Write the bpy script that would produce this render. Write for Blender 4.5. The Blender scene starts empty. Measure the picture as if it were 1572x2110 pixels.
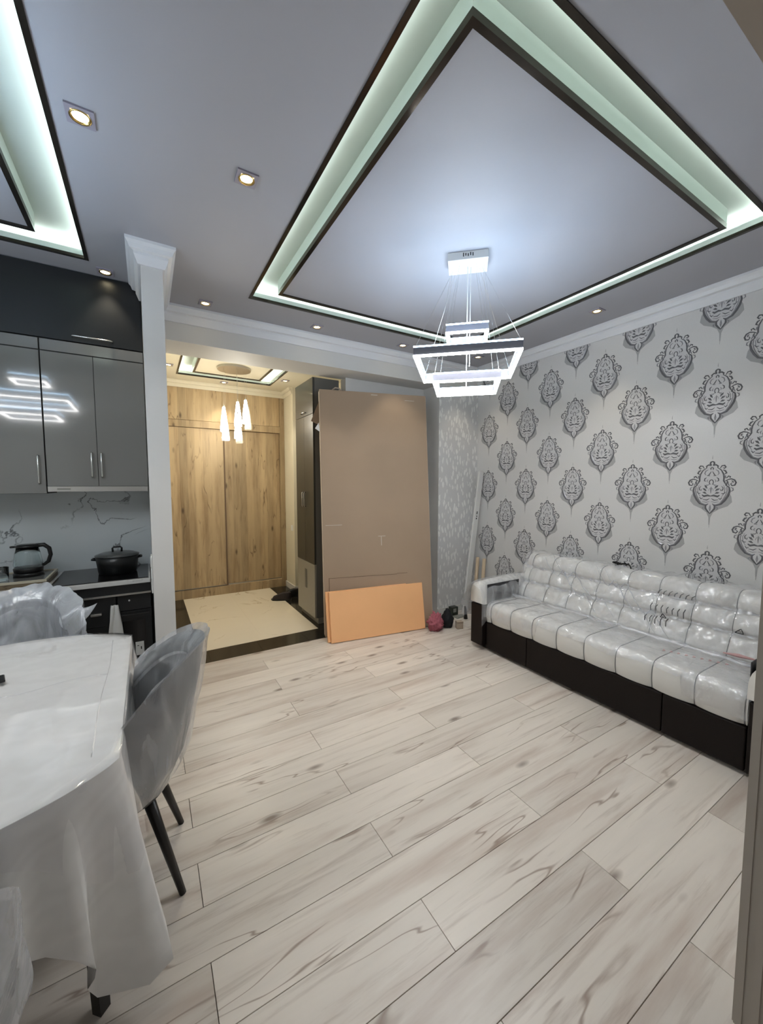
import bpy, bmesh, math, random
from mathutils import Vector, Matrix, noise
R = math.radians
random.seed(7)
scene = bpy.context.scene
C = scene.collection

# ------------------------------------------------------------------ camera, world, exposure
cam_d = bpy.data.cameras.new('camera'); cam = bpy.data.objects.new('camera', cam_d); C.objects.link(cam)
cam.location = (0, 0, 1.55); cam.rotation_euler = (R(90 - 4.05), 0, R(-31.0))
cam_d.sensor_fit = 'HORIZONTAL'; cam_d.sensor_width = 36; cam_d.lens = 36 * 804 / 1572
cam_d.clip_start = 0.02
scene.camera = cam
W = bpy.data.worlds.new('world'); scene.world = W; W.use_nodes = True
W.node_tree.nodes['Background'].inputs[0].default_value = (0.86, 0.82, 0.78, 1)
W.node_tree.nodes['Background'].inputs[1].default_value = 0.18
vs = scene.view_settings
vs.view_transform = 'Standard'; vs.look = 'None'; vs.gamma = 1.0; vs.use_curve_mapping = False
vs.exposure = 0.45
LED = (1.0, 0.985, 0.96)          # chandelier colour
CHAND = 48.0                     # chandelier emission
COVE = 20.0                       # cove tape emission
SPOT = 8.0                       # downlight watts
DROP = 24.0                       # hall pendant emission

# ------------------------------------------------------------------ helpers
def lin(r, g, b):
    f = lambda c: (c / 255 / 12.92) if c <= 10 else ((c / 255 + 0.055) / 1.055) ** 2.4
    return (f(r), f(g), f(b), 1)

class MB:
    def __init__(s): s.bm = bmesh.new()
    def box(s, x0, x1, y0, y1, z0, z1, M=None, mi=0, bevel=0):
        v = [Vector((x, y, z)) for z in (z0, z1) for y in (y0, y1) for x in (x0, x1)]
        if M: v = [M @ p for p in v]
        vv = [s.bm.verts.new(p) for p in v]
        fs = []
        for q in ((0, 2, 3, 1), (4, 5, 7, 6), (0, 1, 5, 4), (2, 6, 7, 3), (0, 4, 6, 2), (1, 3, 7, 5)):
            f = s.bm.faces.new([vv[i] for i in q]); f.material_index = mi; fs.append(f)
        if bevel:
            es = list({e for f in fs for e in f.edges})
            bmesh.ops.bevel(s.bm, geom=es, offset=bevel, segments=2, profile=0.5, affect='EDGES')
        return s
    def tube(s, pts, r, n=8, mi=0, cap=True):
        pts = [Vector(p) for p in pts]; rings = []
        rr = r if isinstance(r, (list, tuple)) else [r] * len(pts)
        up = None
        for i, p in enumerate(pts):
            t = (pts[min(i + 1, len(pts) - 1)] - pts[max(i - 1, 0)]).normalized()
            if up is None:
                up = Vector((0, 0, 1)) if abs(t.z) < .9 else Vector((1, 0, 0))
            a = t.cross(up).normalized(); b = a.cross(t).normalized(); up = b
            rings.append([s.bm.verts.new(p + (a * math.cos(2 * math.pi * k / n) + b * math.sin(2 * math.pi * k / n)) * rr[i]) for k in range(n)])
        for i in range(len(rings) - 1):
            for k in range(n):
                f = s.bm.faces.new([rings[i][k], rings[i][(k + 1) % n], rings[i + 1][(k + 1) % n], rings[i + 1][k]]); f.material_index = mi
        if cap:
            f = s.bm.faces.new(rings[0]); f.material_index = mi
            f = s.bm.faces.new(list(reversed(rings[-1]))); f.material_index = mi
        return s
    def lathe(s, prof, n=24, c=(0, 0, 0), mi=0, cap=True, sx=1, sy=1):
        rings = []
        for r, z in prof:
            rings.append([s.bm.verts.new((c[0] + sx * r * math.cos(2 * math.pi * k / n), c[1] + sy * r * math.sin(2 * math.pi * k / n), c[2] + z)) for k in range(n)])
        for i in range(len(rings) - 1):
            for k in range(n):
                f = s.bm.faces.new([rings[i][k], rings[i][(k + 1) % n], rings[i + 1][(k + 1) % n], rings[i + 1][k]]); f.material_index = mi
        if cap:
            f = s.bm.faces.new(list(reversed(rings[0]))); f.material_index = mi
            f = s.bm.faces.new(rings[-1]); f.material_index = mi
        return s
    def grid(s, fn, nu, nv, closed=False, mi=0):
        g = [[s.bm.verts.new(fn(i / nu, j / nv)) for j in range(nv + (0 if closed else 1))] for i in range(nu + 1)]
        m = nv if closed else nv + 1
        for i in range(nu):
            for j in range(nv):
                f = s.bm.faces.new([g[i][j], g[i + 1][j], g[i + 1][(j + 1) % m], g[i][(j + 1) % m]]); f.material_index = mi
        return g
    def prism(s, poly, a0, a1, plane='xy', mi=0):
        def P(u, v, a): return {'xy': (u, v, a), 'xz': (u, a, v), 'yz': (a, u, v)}[plane]
        A = [s.bm.verts.new(P(u, v, a0)) for u, v in poly]; B = [s.bm.verts.new(P(u, v, a1)) for u, v in poly]
        n = len(poly)
        for f in (s.bm.faces.new(A), s.bm.faces.new(list(reversed(B)))): f.material_index = mi
        for i in range(n):
            f = s.bm.faces.new([A[i], B[i], B[(i + 1) % n], A[(i + 1) % n]]); f.material_index = mi
        return s
    def mesh(s, name, mats, smooth=False):
        bmesh.ops.recalc_face_normals(s.bm, faces=s.bm.faces[:])
        me = bpy.data.meshes.new(name); s.bm.to_mesh(me); s.bm.free()
        for m in (mats if isinstance(mats, (list, tuple)) else [mats]): me.materials.append(m)
        if smooth: me.polygons.foreach_set('use_smooth', [True] * len(me.polygons))
        return me
    def build(s, name, mats, parent=None, smooth=False, local=False):
        return link(name, s.mesh(name, mats, smooth), parent, local)

def link(name, me, parent=None, local=False, loc=None):
    o = bpy.data.objects.new(name, me); C.objects.link(o)
    if loc: o.location = loc
    if parent:
        o.parent = parent
        if not local:
            o.matrix_parent_inverse = (Matrix.Translation(parent.location) @ parent.rotation_euler.to_matrix().to_4x4()).inverted()
    return o
def tag(o, label, cat, group=None):
    o['label'] = label; o['category'] = cat
    if group: o['group'] = group
    return o
def struct(o): o['kind'] = 'structure'; return o
def thing(name, label, cat, loc=(0, 0, 0), rz=0, group=None):
    o = bpy.data.objects.new(name, None); C.objects.link(o); o.empty_display_size = .05
    o.location = loc; o.rotation_euler = (0, 0, rz)
    return tag(o, label, cat, group)
def copy_tree(o, parent=None):
    c = o.copy(); C.objects.link(c); c.parent = parent
    if parent: c.matrix_parent_inverse = o.matrix_parent_inverse.copy()
    for ch in [x for x in bpy.data.objects if x.parent == o]: copy_tree(ch, c)
    return c
def softnormals(o, angle=40):
    o.data.polygons.foreach_set('use_smooth', [True] * len(o.data.polygons))
    o.data.set_sharp_from_angle(angle=R(angle))
    return o

# ------------------------------------------------------------------ materials
def newmat(name):
    m = bpy.data.materials.new(name); m.use_nodes = True
    return m, m.node_tree.nodes, m.node_tree.links, m.node_tree.nodes['Principled BSDF']
def mat(name, col, rough=.5, metal=0, spec=.5, coat=0, bump=0, bscale=200, var=0, vscale=6, alpha=1, trans=0, ior=1.45, emit=None, estr=0):
    m, N, L, b = newmat(name)
    b.inputs['Base Color'].default_value = col; b.inputs['Roughness'].default_value = rough
    b.inputs['Metallic'].default_value = metal; b.inputs['Specular IOR Level'].default_value = spec
    b.inputs['Coat Weight'].default_value = coat; b.inputs['Coat Roughness'].default_value = .05
    b.inputs['Alpha'].default_value = alpha; b.inputs['Transmission Weight'].default_value = trans; b.inputs['IOR'].default_value = ior
    if emit:
        b.inputs['Emission Color'].default_value = (*emit, 1); b.inputs['Emission Strength'].default_value = estr
    tc = N.new('ShaderNodeTexCoord')
    if bump:
        n = N.new('ShaderNodeTexNoise'); n.inputs['Scale'].default_value = bscale; n.inputs['Detail'].default_value = 3
        L.new(tc.outputs['Object'], n.inputs['Vector'])
        bp = N.new('ShaderNodeBump'); bp.inputs['Strength'].default_value = bump; bp.inputs['Distance'].default_value = .01
        L.new(n.outputs['Fac'], bp.inputs['Height']); L.new(bp.outputs['Normal'], b.inputs['Normal'])
    if var:
        n = N.new('ShaderNodeTexNoise'); n.inputs['Scale'].default_value = vscale; n.inputs['Detail'].default_value = 4
        L.new(tc.outputs['Object'], n.inputs['Vector'])
        r = N.new('ShaderNodeMapRange'); r.inputs['To Min'].default_value = 1 - var; r.inputs['To Max'].default_value = 1 + var
        L.new(n.outputs['Fac'], r.inputs['Value'])
        mx = N.new('ShaderNodeMix'); mx.data_type = 'RGBA'; mx.blend_type = 'MULTIPLY'; mx.inputs['Factor'].default_value = 1
        mx.inputs['A'].default_value = col; L.new(r.outputs['Result'], mx.inputs['B']); L.new(mx.outputs['Result'], b.inputs['Base Color'])
    return m
def ramp(N, stops):
    r = N.new('ShaderNodeValToRGB'); e = r.color_ramp.elements
    while len(e) < len(stops): e.new(.5)
    for el, (p, c) in zip(e, stops): el.position = p; el.color = c
    return r
def mapping(N, L, src, scale=(1, 1, 1), rot=(0, 0, 0)):
    mp = N.new('ShaderNodeMapping'); mp.inputs['Scale'].default_value = scale; mp.inputs['Rotation'].default_value = rot
    L.new(src, mp.inputs['Vector']); return mp
def mixc(N, L, fac, a, b, blend='MIX'):
    mx = N.new('ShaderNodeMix'); mx.data_type = 'RGBA'; mx.blend_type = blend
    for s, v in (('Factor', fac), ('A', a), ('B', b)):
        if hasattr(v, 'links') or hasattr(v, 'is_linked'): L.new(v, mx.inputs[s])
        else: mx.inputs[s].default_value = v
    return mx.outputs['Result']

def wood_mat(name, axis, light, mid, dark, scale=1.0, rough=.45, knots=True, rnd=True, streak=.55, strips=0):
    """grain running along axis (0 x, 2 z), object coordinates shifted per object"""
    m, N, L, b = newmat(name)
    tc = N.new('ShaderNodeTexCoord'); vec = tc.outputs['Object']
    if rnd:
        oi = N.new('ShaderNodeObjectInfo')
        ml = N.new('ShaderNodeMath'); ml.operation = 'MULTIPLY'; ml.inputs[1].default_value = 37.0
        L.new(oi.outputs['Random'], ml.inputs[0])
        cb = N.new('ShaderNodeCombineXYZ')
        for k in range(3): L.new(ml.outputs[0], cb.inputs[k])
        ad = N.new('ShaderNodeVectorMath'); ad.operation = 'ADD'; L.new(vec, ad.inputs[0]); L.new(cb.outputs[0], ad.inputs[1]); vec = ad.outputs[0]
    def sc(a, c): return tuple((a if k == axis else c) * scale for k in range(3))
    n1 = N.new('ShaderNodeTexNoise'); n1.inputs['Scale'].default_value = 1; n1.inputs['Detail'].default_value = 5; n1.inputs['Roughness'].default_value = .6; n1.inputs['Distortion'].default_value = .25
    L.new(mapping(N, L, vec, sc(.8, 7.5)).outputs[0], n1.inputs['Vector'])
    r1 = ramp(N, [(.28, mid), (.5, light), (.78, tuple(x * 1.12 for x in light[:3]) + (1,))]); L.new(n1.outputs['Fac'], r1.inputs['Fac'])
    n2 = N.new('ShaderNodeTexNoise'); n2.inputs['Scale'].default_value = 1; n2.inputs['Detail'].default_value = 8; n2.inputs['Roughness'].default_value = .65; n2.inputs['Distortion'].default_value = .35
    L.new(mapping(N, L, vec, sc(1.5, 26)).outputs[0], n2.inputs['Vector'])
    r2 = ramp(N, [(.26, (1, 1, 1, 1)), (.46, (0, 0, 0, 1))]); L.new(n2.outputs['Fac'], r2.inputs['Fac'])
    mm = N.new('ShaderNodeMath'); mm.operation = 'MULTIPLY'; mm.inputs[1].default_value = streak; L.new(r2.outputs['Color'], mm.inputs[0])
    col = mixc(N, L, mm.outputs[0], r1.outputs['Color'], dark)
    # hairline cracks along the grain
    n4 = N.new('ShaderNodeTexNoise'); n4.inputs['Scale'].default_value = 1; n4.inputs['Detail'].default_value = 3; n4.inputs['Distortion'].default_value = .15
    L.new(mapping(N, L, vec, sc(.9, 6.0)).outputs[0], n4.inputs['Vector'])
    r4 = ramp(N, [(.490, (0, 0, 0, 1)), (.498, (1, 1, 1, 1)), (.502, (1, 1, 1, 1)), (.510, (0, 0, 0, 1))]); L.new(n4.outputs['Fac'], r4.inputs['Fac'])
    n5 = N.new('ShaderNodeTexNoise'); n5.inputs['Scale'].default_value = 1; n5.inputs['Detail'].default_value = 1
    L.new(mapping(N, L, vec, sc(2.5, 4)).outputs[0], n5.inputs['Vector'])
    r5 = ramp(N, [(.50, (0, 0, 0, 1)), (.62, (1, 1, 1, 1))]); L.new(n5.outputs['Fac'], r5.inputs['Fac'])
    m5 = N.new('ShaderNodeMath'); m5.operation = 'MULTIPLY'; L.new(r4.outputs['Color'], m5.inputs[0]); L.new(r5.outputs['Color'], m5.inputs[1])
    m6 = N.new('ShaderNodeMath'); m6.operation = 'MULTIPLY'; m6.inputs[1].default_value = .75; L.new(m5.outputs[0], m6.inputs[0])
    col = mixc(N, L, m6.outputs[0], col, dark)
    if knots:
        v = N.new('ShaderNodeTexVoronoi'); v.inputs['Scale'].default_value = 1
        L.new(mapping(N, L, vec, sc(2.6, 7)).outputs[0], v.inputs['Vector'])
        rk = ramp(N, [(.05, (1, 1, 1, 1)), (.17, (0, 0, 0, 1))]); L.new(v.outputs['Distance'], rk.inputs['Fac'])
        gt = N.new('ShaderNodeMath'); gt.operation = 'GREATER_THAN'; gt.inputs[1].default_value = .62
        sp = N.new('ShaderNodeSeparateColor'); L.new(v.outputs['Color'], sp.inputs[0]); L.new(sp.outputs[0], gt.inputs[0])
        mk = N.new('ShaderNodeMath'); mk.operation = 'MULTIPLY'; L.new(rk.outputs['Color'], mk.inputs[0]); L.new(gt.outputs[0], mk.inputs[1])
        mk2 = N.new('ShaderNodeMath'); mk2.operation = 'MULTIPLY'; mk2.inputs[1].default_value = .8; L.new(mk.outputs[0], mk2.inputs[0])
        col = mixc(N, L, mk2.outputs[0], col, tuple(x * .6 for x in dark[:3]) + (1,))
    if strips:
        sx = N.new('ShaderNodeSeparateXYZ'); L.new(tc.outputs['Object'], sx.inputs[0])
        ms = N.new('ShaderNodeMath'); ms.operation = 'MULTIPLY'; ms.inputs[1].default_value = strips; L.new(sx.outputs[0], ms.inputs[0])
        fl_ = N.new('ShaderNodeMath'); fl_.operation = 'FLOOR'; L.new(ms.outputs[0], fl_.inputs[0])
        wn = N.new('ShaderNodeTexWhiteNoise'); wn.noise_dimensions = '1D'; L.new(fl_.outputs[0], wn.inputs['W'])
        mq = N.new('ShaderNodeMapRange'); mq.inputs['To Min'].default_value = .80; mq.inputs['To Max'].default_value = 1.12; L.new(wn.outputs['Value'], mq.inputs['Value'])
        col = mixc(N, L, 1.0, col, mq.outputs['Result'], 'MULTIPLY')
    if rnd:
        mr = N.new('ShaderNodeMapRange'); mr.inputs['To Min'].default_value = .90; mr.inputs['To Max'].default_value = 1.06; L.new(oi.outputs['Random'], mr.inputs['Value'])
        col = mixc(N, L, 1.0, col, mr.outputs['Result'], 'MULTIPLY')
    L.new(col, b.inputs['Base Color'])
    b.inputs['Roughness'].default_value = rough
    bp = N.new('ShaderNodeBump'); bp.inputs['Strength'].default_value = .12; bp.inputs['Distance'].default_value = .004
    L.new(n2.outputs['Fac'], bp.inputs['Height']); L.new(bp.outputs['Normal'], b.inputs['Normal'])
    return m

def marble_mat(name, base, vein, scale=1.6, rough=.2, width=.02, amount=.8, rot=(0, 0, .6)):
    m, N, L, b = newmat(name)
    tc = N.new('ShaderNodeTexCoord')
    mp = mapping(N, L, tc.outputs['Object'], (1, 1, 1), rot)
    n1 = N.new('ShaderNodeTexNoise'); n1.inputs['Scale'].default_value = scale; n1.inputs['Detail'].default_value = 6; n1.inputs['Roughness'].default_value = .55; n1.inputs['Distortion'].default_value = 1.0
    L.new(mp.outputs[0], n1.inputs['Vector'])
    r1 = ramp(N, [(.5 - width, (0, 0, 0, 1)), (.5, (1, 1, 1, 1)), (.5 + width * .4, (0, 0, 0, 1))]); L.new(n1.outputs['Fac'], r1.inputs['Fac'])
    n2 = N.new('ShaderNodeTexNoise'); n2.inputs['Scale'].default_value = scale * 1.3; n2.inputs['Detail'].default_value = 2
    L.new(tc.outputs['Object'], n2.inputs['Vector'])
    r2 = ramp(N, [(.47, (0, 0, 0, 1)), (.6, (1, 1, 1, 1))]); L.new(n2.outputs['Fac'], r2.inputs['Fac'])
    mm = N.new('ShaderNodeMath'); mm.operation = 'MULTIPLY'; L.new(r1.outputs['Color'], mm.inputs[0]); L.new(r2.outputs['Color'], mm.inputs[1])
    m2 = N.new('ShaderNodeMath'); m2.operation = 'MULTIPLY'; m2.inputs[1].default_value = amount; L.new(mm.outputs[0], m2.inputs[0])
    cl = mixc(N, L, n2.outputs['Fac'], tuple(x * .9 for x in base[:3]) + (1,), base)
    L.new(mixc(N, L, m2.outputs[0], cl, vein), b.inputs['Base Color'])
    b.inputs['Roughness'].default_value = rough
    return m

def film_mat(name, alpha=.2, tint=(.85, .87, .9, 1), scale=14, bump=.5, rough=.12, streak=.25, base=.05, stretch=(1, .6, .8)):
    """thin plastic sheet: clear, partly milky, with a fresnel gloss on top"""
    m, N, L, b = newmat(name)
    out = N['Material Output']; N.remove(b)
    tc = N.new('ShaderNodeTexCoord')
    n = N.new('ShaderNodeTexNoise'); n.inputs['Scale'].default_value = scale; n.inputs['Detail'].default_value = 4; n.inputs['Distortion'].default_value = 1.0; n.inputs['Roughness'].default_value = .5
    L.new(mapping(N, L, tc.outputs['Object'], stretch, (.4, .3, .3)).outputs[0], n.inputs['Vector'])
    bp = N.new('ShaderNodeBump'); bp.inputs['Strength'].default_value = bump; bp.inputs['Distance'].default_value = .02
    L.new(n.outputs['Fac'], bp.inputs['Height'])
    r = ramp(N, [(.35, (0, 0, 0, 1)), (.65, (1, 1, 1, 1))]); L.new(n.outputs['Fac'], r.inputs['Fac'])
    mr = N.new('ShaderNodeMapRange'); mr.inputs['To Min'].default_value = alpha; mr.inputs['To Max'].default_value = alpha + streak
    L.new(r.outputs['Color'], mr.inputs['Value'])
    tr = N.new('ShaderNodeBsdfTransparent'); tr.inputs['Color'].default_value = (.96, .96, .97, 1)
    df = N.new('ShaderNodeBsdfDiffuse'); df.inputs['Color'].default_value = tint; L.new(bp.outputs['Normal'], df.inputs['Normal'])
    m1 = N.new('ShaderNodeMixShader'); L.new(mr.outputs['Result'], m1.inputs[0]); L.new(tr.outputs[0], m1.inputs[1]); L.new(df.outputs[0], m1.inputs[2])
    gl = N.new('ShaderNodeBsdfGlossy'); gl.inputs['Roughness'].default_value = rough; gl.inputs['Color'].default_value = (1, 1, 1, 1); L.new(bp.outputs['Normal'], gl.inputs['Normal'])
    lw = N.new('ShaderNodeLayerWeight'); lw.inputs['Blend'].default_value = .5; L.new(bp.outputs['Normal'], lw.inputs['Normal'])
    pw = N.new('ShaderNodeMath'); pw.operation = 'POWER'; pw.inputs[1].default_value = 4.0; L.new(lw.outputs['Facing'], pw.inputs[0])
    f = N.new('ShaderNodeMapRange'); f.inputs['To Min'].default_value = base; f.inputs['To Max'].default_value = .85; L.new(pw.outputs[0], f.inputs['Value'])
    m2 = N.new('ShaderNodeMixShader'); L.new(f.outputs['Result'], m2.inputs[0]); L.new(m1.outputs[0], m2.inputs[1]); L.new(gl.outputs[0], m2.inputs[2])
    L.new(m2.outputs[0], out.inputs['Surface'])
    return m

def emis(name, col, s):
    m, N, L, b = newmat(name)
    b.inputs['Base Color'].default_value = (.8, .8, .8, 1)
    b.inputs['Emission Color'].default_value = (*col, 1); b.inputs['Emission Strength'].default_value = s
    return m

def leaf_paper(name):
    """pale wallpaper strewn with small pearly leaf strokes"""
    m, N, L, b = newmat(name)
    tc = N.new('ShaderNodeTexCoord')
    n = N.new('ShaderNodeTexNoise'); n.inputs['Scale'].default_value = 9; n.inputs['Detail'].default_value = 2
    L.new(tc.outputs['Object'], n.inputs['Vector'])
    mv = N.new('ShaderNodeVectorMath'); mv.operation = 'MULTIPLY_ADD'; mv.inputs[1].default_value = (.05, .05, .05)
    L.new(n.outputs['Color'], mv.inputs[0]); L.new(tc.outputs['Object'], mv.inputs[2])
    outs = []
    for rot, s in ((.45, (26, 26, 8.5)), (-.5, (30, 30, 9.5))):
        v = N.new('ShaderNodeTexVoronoi'); v.inputs['Scale'].default_value = 1; v.inputs['Randomness'].default_value = .9
        L.new(mapping(N, L, mv.outputs[0], s, (0, rot, 0)).outputs[0], v.inputs['Vector'])
        r = ramp(N, [(.28, (1, 1, 1, 1)), (.38, (0, 0, 0, 1))]); L.new(v.outputs['Distance'], r.inputs['Fac'])
        sp = N.new('ShaderNodeSeparateColor'); L.new(v.outputs['Color'], sp.inputs[0])
        g = N.new('ShaderNodeMath'); g.operation = 'GREATER_THAN'; g.inputs[1].default_value = .22; L.new(sp.outputs[0], g.inputs[0])
        mu = N.new('ShaderNodeMath'); mu.operation = 'MULTIPLY'; L.new(r.outputs['Color'], mu.inputs[0]); L.new(g.outputs[0], mu.inputs[1]); outs.append(mu)
    mx = N.new('ShaderNodeMath'); mx.operation = 'MAXIMUM'; L.new(outs[0].outputs[0], mx.inputs[0]); L.new(outs[1].outputs[0], mx.inputs[1])
    L.new(mixc(N, L, mx.outputs[0], (.60, .60, .60, 1), (.80, .80, .785, 1)), b.inputs['Base Color'])
    mr = N.new('ShaderNodeMapRange'); mr.inputs['To Min'].default_value = .6; mr.inputs['To Max'].default_value = .28; L.new(mx.outputs[0], mr.inputs['Value']); L.new(mr.outputs['Result'], b.inputs['Roughness'])
    return m

def damask_paper(name):
    m, N, L, b = newmat(name)
    tc = N.new('ShaderNodeTexCoord')
    n = N.new('ShaderNodeTexNoise'); n.inputs['Scale'].default_value = 260; n.inputs['Detail'].default_value = 3
    L.new(tc.outputs['Object'], n.inputs['Vector'])
    L.new(mixc(N, L, n.outputs['Fac'], (.58, .575, .565, 1), (.67, .665, .655, 1)), b.inputs['Base Color'])
    b.inputs['Roughness'].default_value = .42
    bp = N.new('ShaderNodeBump'); bp.inputs['Strength'].default_value = .08; bp.inputs['Distance'].default_value = .002
    L.new(n.outputs['Fac'], bp.inputs['Height']); L.new(bp.outputs['Normal'], b.inputs['Normal'])
    return m

M = {}
M['paint'] = mat('white_wall_paint', (.62, .61, .59, 1), .6, bump=.03, bscale=300)
M['hallpaint'] = mat('cream_wall_paint', (.66, .61, .48, 1), .6, bump=.03, bscale=300)
M['ceil'] = mat('ceiling_paint', (.375, .378, .41, 1), .55, bump=.01, bscale=80)
M['crown'] = mat('crown_plaster', (.70, .71, .73, 1), .5)
M['trim'] = mat('bronze_mirror_trim', (.050, .042, .034, 1), .12, .75)
M['cove'] = mat('cove_white', (.54, .59, .555, 1), .55)
M['plank'] = wood_mat('pale_oak_laminate', 0, lin(216, 207, 197), lin(190, 174, 162), lin(132, 108, 92), 1.0, .36, streak=.45)
M['subfloor'] = mat('dark_subfloor', (.10, .085, .075, 1), .9)
M['oak'] = wood_mat('knotty_oak_board', 2, lin(178, 155, 120), lin(146, 121, 88), lin(96, 74, 50), 1.15, .5, rnd=True, streak=.5, strips=10.5)
M['damask'] = damask_paper('pale_damask_wallpaper')
M['leafpaper'] = leaf_paper('leaf_wallpaper')
M['mot_dark'] = mat('motif_charcoal', (.12, .12, .13, 1), .45)
M['mot_silver'] = mat('motif_silver', (.30, .30, .32, 1), .3, .4)
M['mot_shade'] = mat('motif_grey_ground', (.36, .36, .36, 1), .45)
M['mot_fill'] = mat('motif_pearl_ground', (.56, .56, .565, 1), .4)
M['marble_floor'] = marble_mat('cream_marble', lin(226, 216, 196), lin(170, 150, 120), 1.5, .18)
M['dark_tile'] = marble_mat('dark_brown_marble', (.020, .018, .014, 1), (.09, .08, .06, 1), 2.5, .15, .012, .6)
M['splash'] = marble_mat('white_marble_splash', (.56, .60, .61, 1), (.13, .135, .14, 1), 2.6, .22, .020, 1.0, (0, .7, 0))
M['splash_edge'] = marble_mat('white_marble_edge', (.62, .62, .60, 1), (.2, .2, .2, 1), 8, .2, .03, .6)
M['grey_gloss'] = mat('grey_gloss_lacquer', (.19, .188, .175, 1), .12, 0, .5, .6)
M['black_gloss'] = mat('black_satin_lacquer', (.014, .015, .016, 1), .36, 0, .5)
M['black_carcass'] = mat('black_board', (.012, .012, .012, 1), .5)
M['glass_black'] = mat('black_glass', (.006, .006, .007, 1), .05)
M['chrome'] = mat('brushed_chrome', (.62, .62, .60, 1), .22, 1)
M['steel'] = mat('brushed_steel', (.55, .54, .51, 1), .33, 1)
M['dkgrey'] = mat('dark_grey_lacquer', (.035, .036, .030, 1), .30, 0, .5, .2)
M['dkgrey2'] = mat('dark_grey_side_board', (.12, .115, .10, 1), .5)
M['taupe'] = mat('taupe_lacquer', (.28, .26, .215, 1), .35)
M['card'] = mat('brown_cardboard', lin(166, 144, 122), .75, bump=.05, bscale=40, var=.10, vscale=2.2)
M['card_dark'] = mat('cardboard_crease', lin(110, 90, 72), .8)
M['card_edge'] = mat('cardboard_edge', lin(196, 178, 158), .8)
M['tape'] = mat('clear_tape', lin(205, 196, 182), .25)
M['orange'] = mat('orange_foam_board', lin(248, 190, 136), .55, bump=.06, bscale=5, var=.05, vscale=3)
M['leather'] = mat('dark_brown_leather', (.008, .0052, .0045, 1), .5, spec=.25, bump=.08, bscale=120)
M['leather_grey'] = mat('charcoal_leather', (.022, .022, .026, 1), .45, bump=.05, bscale=120)
M['cream'] = mat('cream_leather', (.66, .65, .62, 1), .42, bump=.04, bscale=60)
M['seam'] = mat('grey_piping', (.20, .20, .20, 1), .6)
M['seamprint'] = mat('grey_print', (.13, .13, .13, 1), .6)
M['film'] = film_mat('clear_plastic_film', .03, scale=10, bump=.9, streak=.24, rough=.16, base=.06, stretch=(1.4, .8, .5))
M['film2'] = film_mat('cloudy_plastic_bag', .06, (.75, .77, .80, 1), scale=8, bump=.6, streak=.30, rough=.18, base=.10, stretch=(1.4, 1.4, .35))
M['film3'] = film_mat('milky_plastic_bag', .35, (.62, .65, .70, 1), scale=8, bump=.7, streak=.25, rough=.2, base=.08, stretch=(1.2, 1.2, .5))
M['vinyl'] = film_mat('clear_vinyl', .0, (.9, .9, .92, 1), scale=2.2, bump=.05, rough=.07, streak=.03, base=.07, stretch=(1, 1, 1))
M['cloth'] = None
M['velvet'] = mat('grey_upholstery', (.135, .14, .145, 1), .8, bump=.1, bscale=300)
M['blackwood'] = mat('black_lacquered_wood', (.010, .009, .008, 1), .35)
M['white_plastic'] = mat('white_plastic', (.72, .72, .70, 1), .35)
M['black_plastic'] = mat('black_plastic', (.010, .010, .010, 1), .32)
M['pot'] = mat('black_enamel', (.008, .009, .009, 1), .30, bump=.03, bscale=150)
M['potlid'] = mat('dark_grey_lid', (.06, .065, .065, 1), .28)
M['glass'] = mat('clear_glass', (.9, .95, .95, 1), .02, trans=1, ior=1.45)
M['acrylic'] = mat('crystal_acrylic', (.19, .195, .24, 1), .4)
M['led'] = emis('white_led_strip', LED, CHAND)
M['led_top'] = emis('white_led_crystal_edge', (.48, .73, 1.0), CHAND * .46)
M['led_din'] = emis('white_led_strip_dimmer', LED, CHAND * .55)
M['led_cove'] = emis('cove_led_tape', (.90, 1.0, .94), COVE)
M['led_hall'] = emis('hall_cove_led_tape', (1.0, 1.0, .86), COVE * 1.0)
M['lamp'] = emis('warm_lamp_face', (1.0, .86, .55), 16)
M['drop'] = emis('lit_crystal_drop', (1.0, .94, .80), DROP)
M['drop_dim'] = mat('unlit_crystal_drop', (.85, .83, .75, 1), .08, trans=.7, alpha=.5)
M['plate'] = mat('downlight_plate', (.30, .28, .33, 1), .45)
M['brass'] = mat('brass_ring', (.7, .5, .18, 1), .25, 1)
M['casing'] = mat('taupe_door_casing', (.40, .36, .31, 1), .5)
M['baseb'] = mat('white_baseboard', (.62, .61, .58, 1), .45)
M['pink'] = mat('pink_cloth', lin(172, 98, 110), .85, var=.45, vscale=45)
M['blackcloth'] = mat('black_cloth', (.008, .009, .012, 1), .8, bump=.2, bscale=60)
M['greenbox'] = mat('dark_green_box', (.020, .026, .018, 1), .4)
M['greycard'] = mat('grey_card', (.25, .25, .22, 1), .7)
M['beige'] = mat('beige_paper', lin(170, 155, 138), .7)
M['woodstick'] = mat('pale_wood', lin(196, 176, 150), .6, var=.1, vscale=20)
M['tray_top'] = mat('smoky_tray_top', (.13, .13, .125, 1), .2)
M['tray_rim'] = mat('pale_tray_rim', lin(186, 178, 158), .4)
M['tray_front'] = wood_mat('brown_tray_front', 0, lin(110, 96, 74), lin(92, 78, 60), lin(60, 48, 36), 3, .45, knots=False, rnd=False)
M['print'] = mat('black_print', (.015, .015, .015, 1), .5)
M['redprint'] = mat('faded_red_print', lin(198, 158, 156), .5)
M['brownshoe'] = mat('brown_rubber', (.030, .022, .022, 1), .6)

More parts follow.
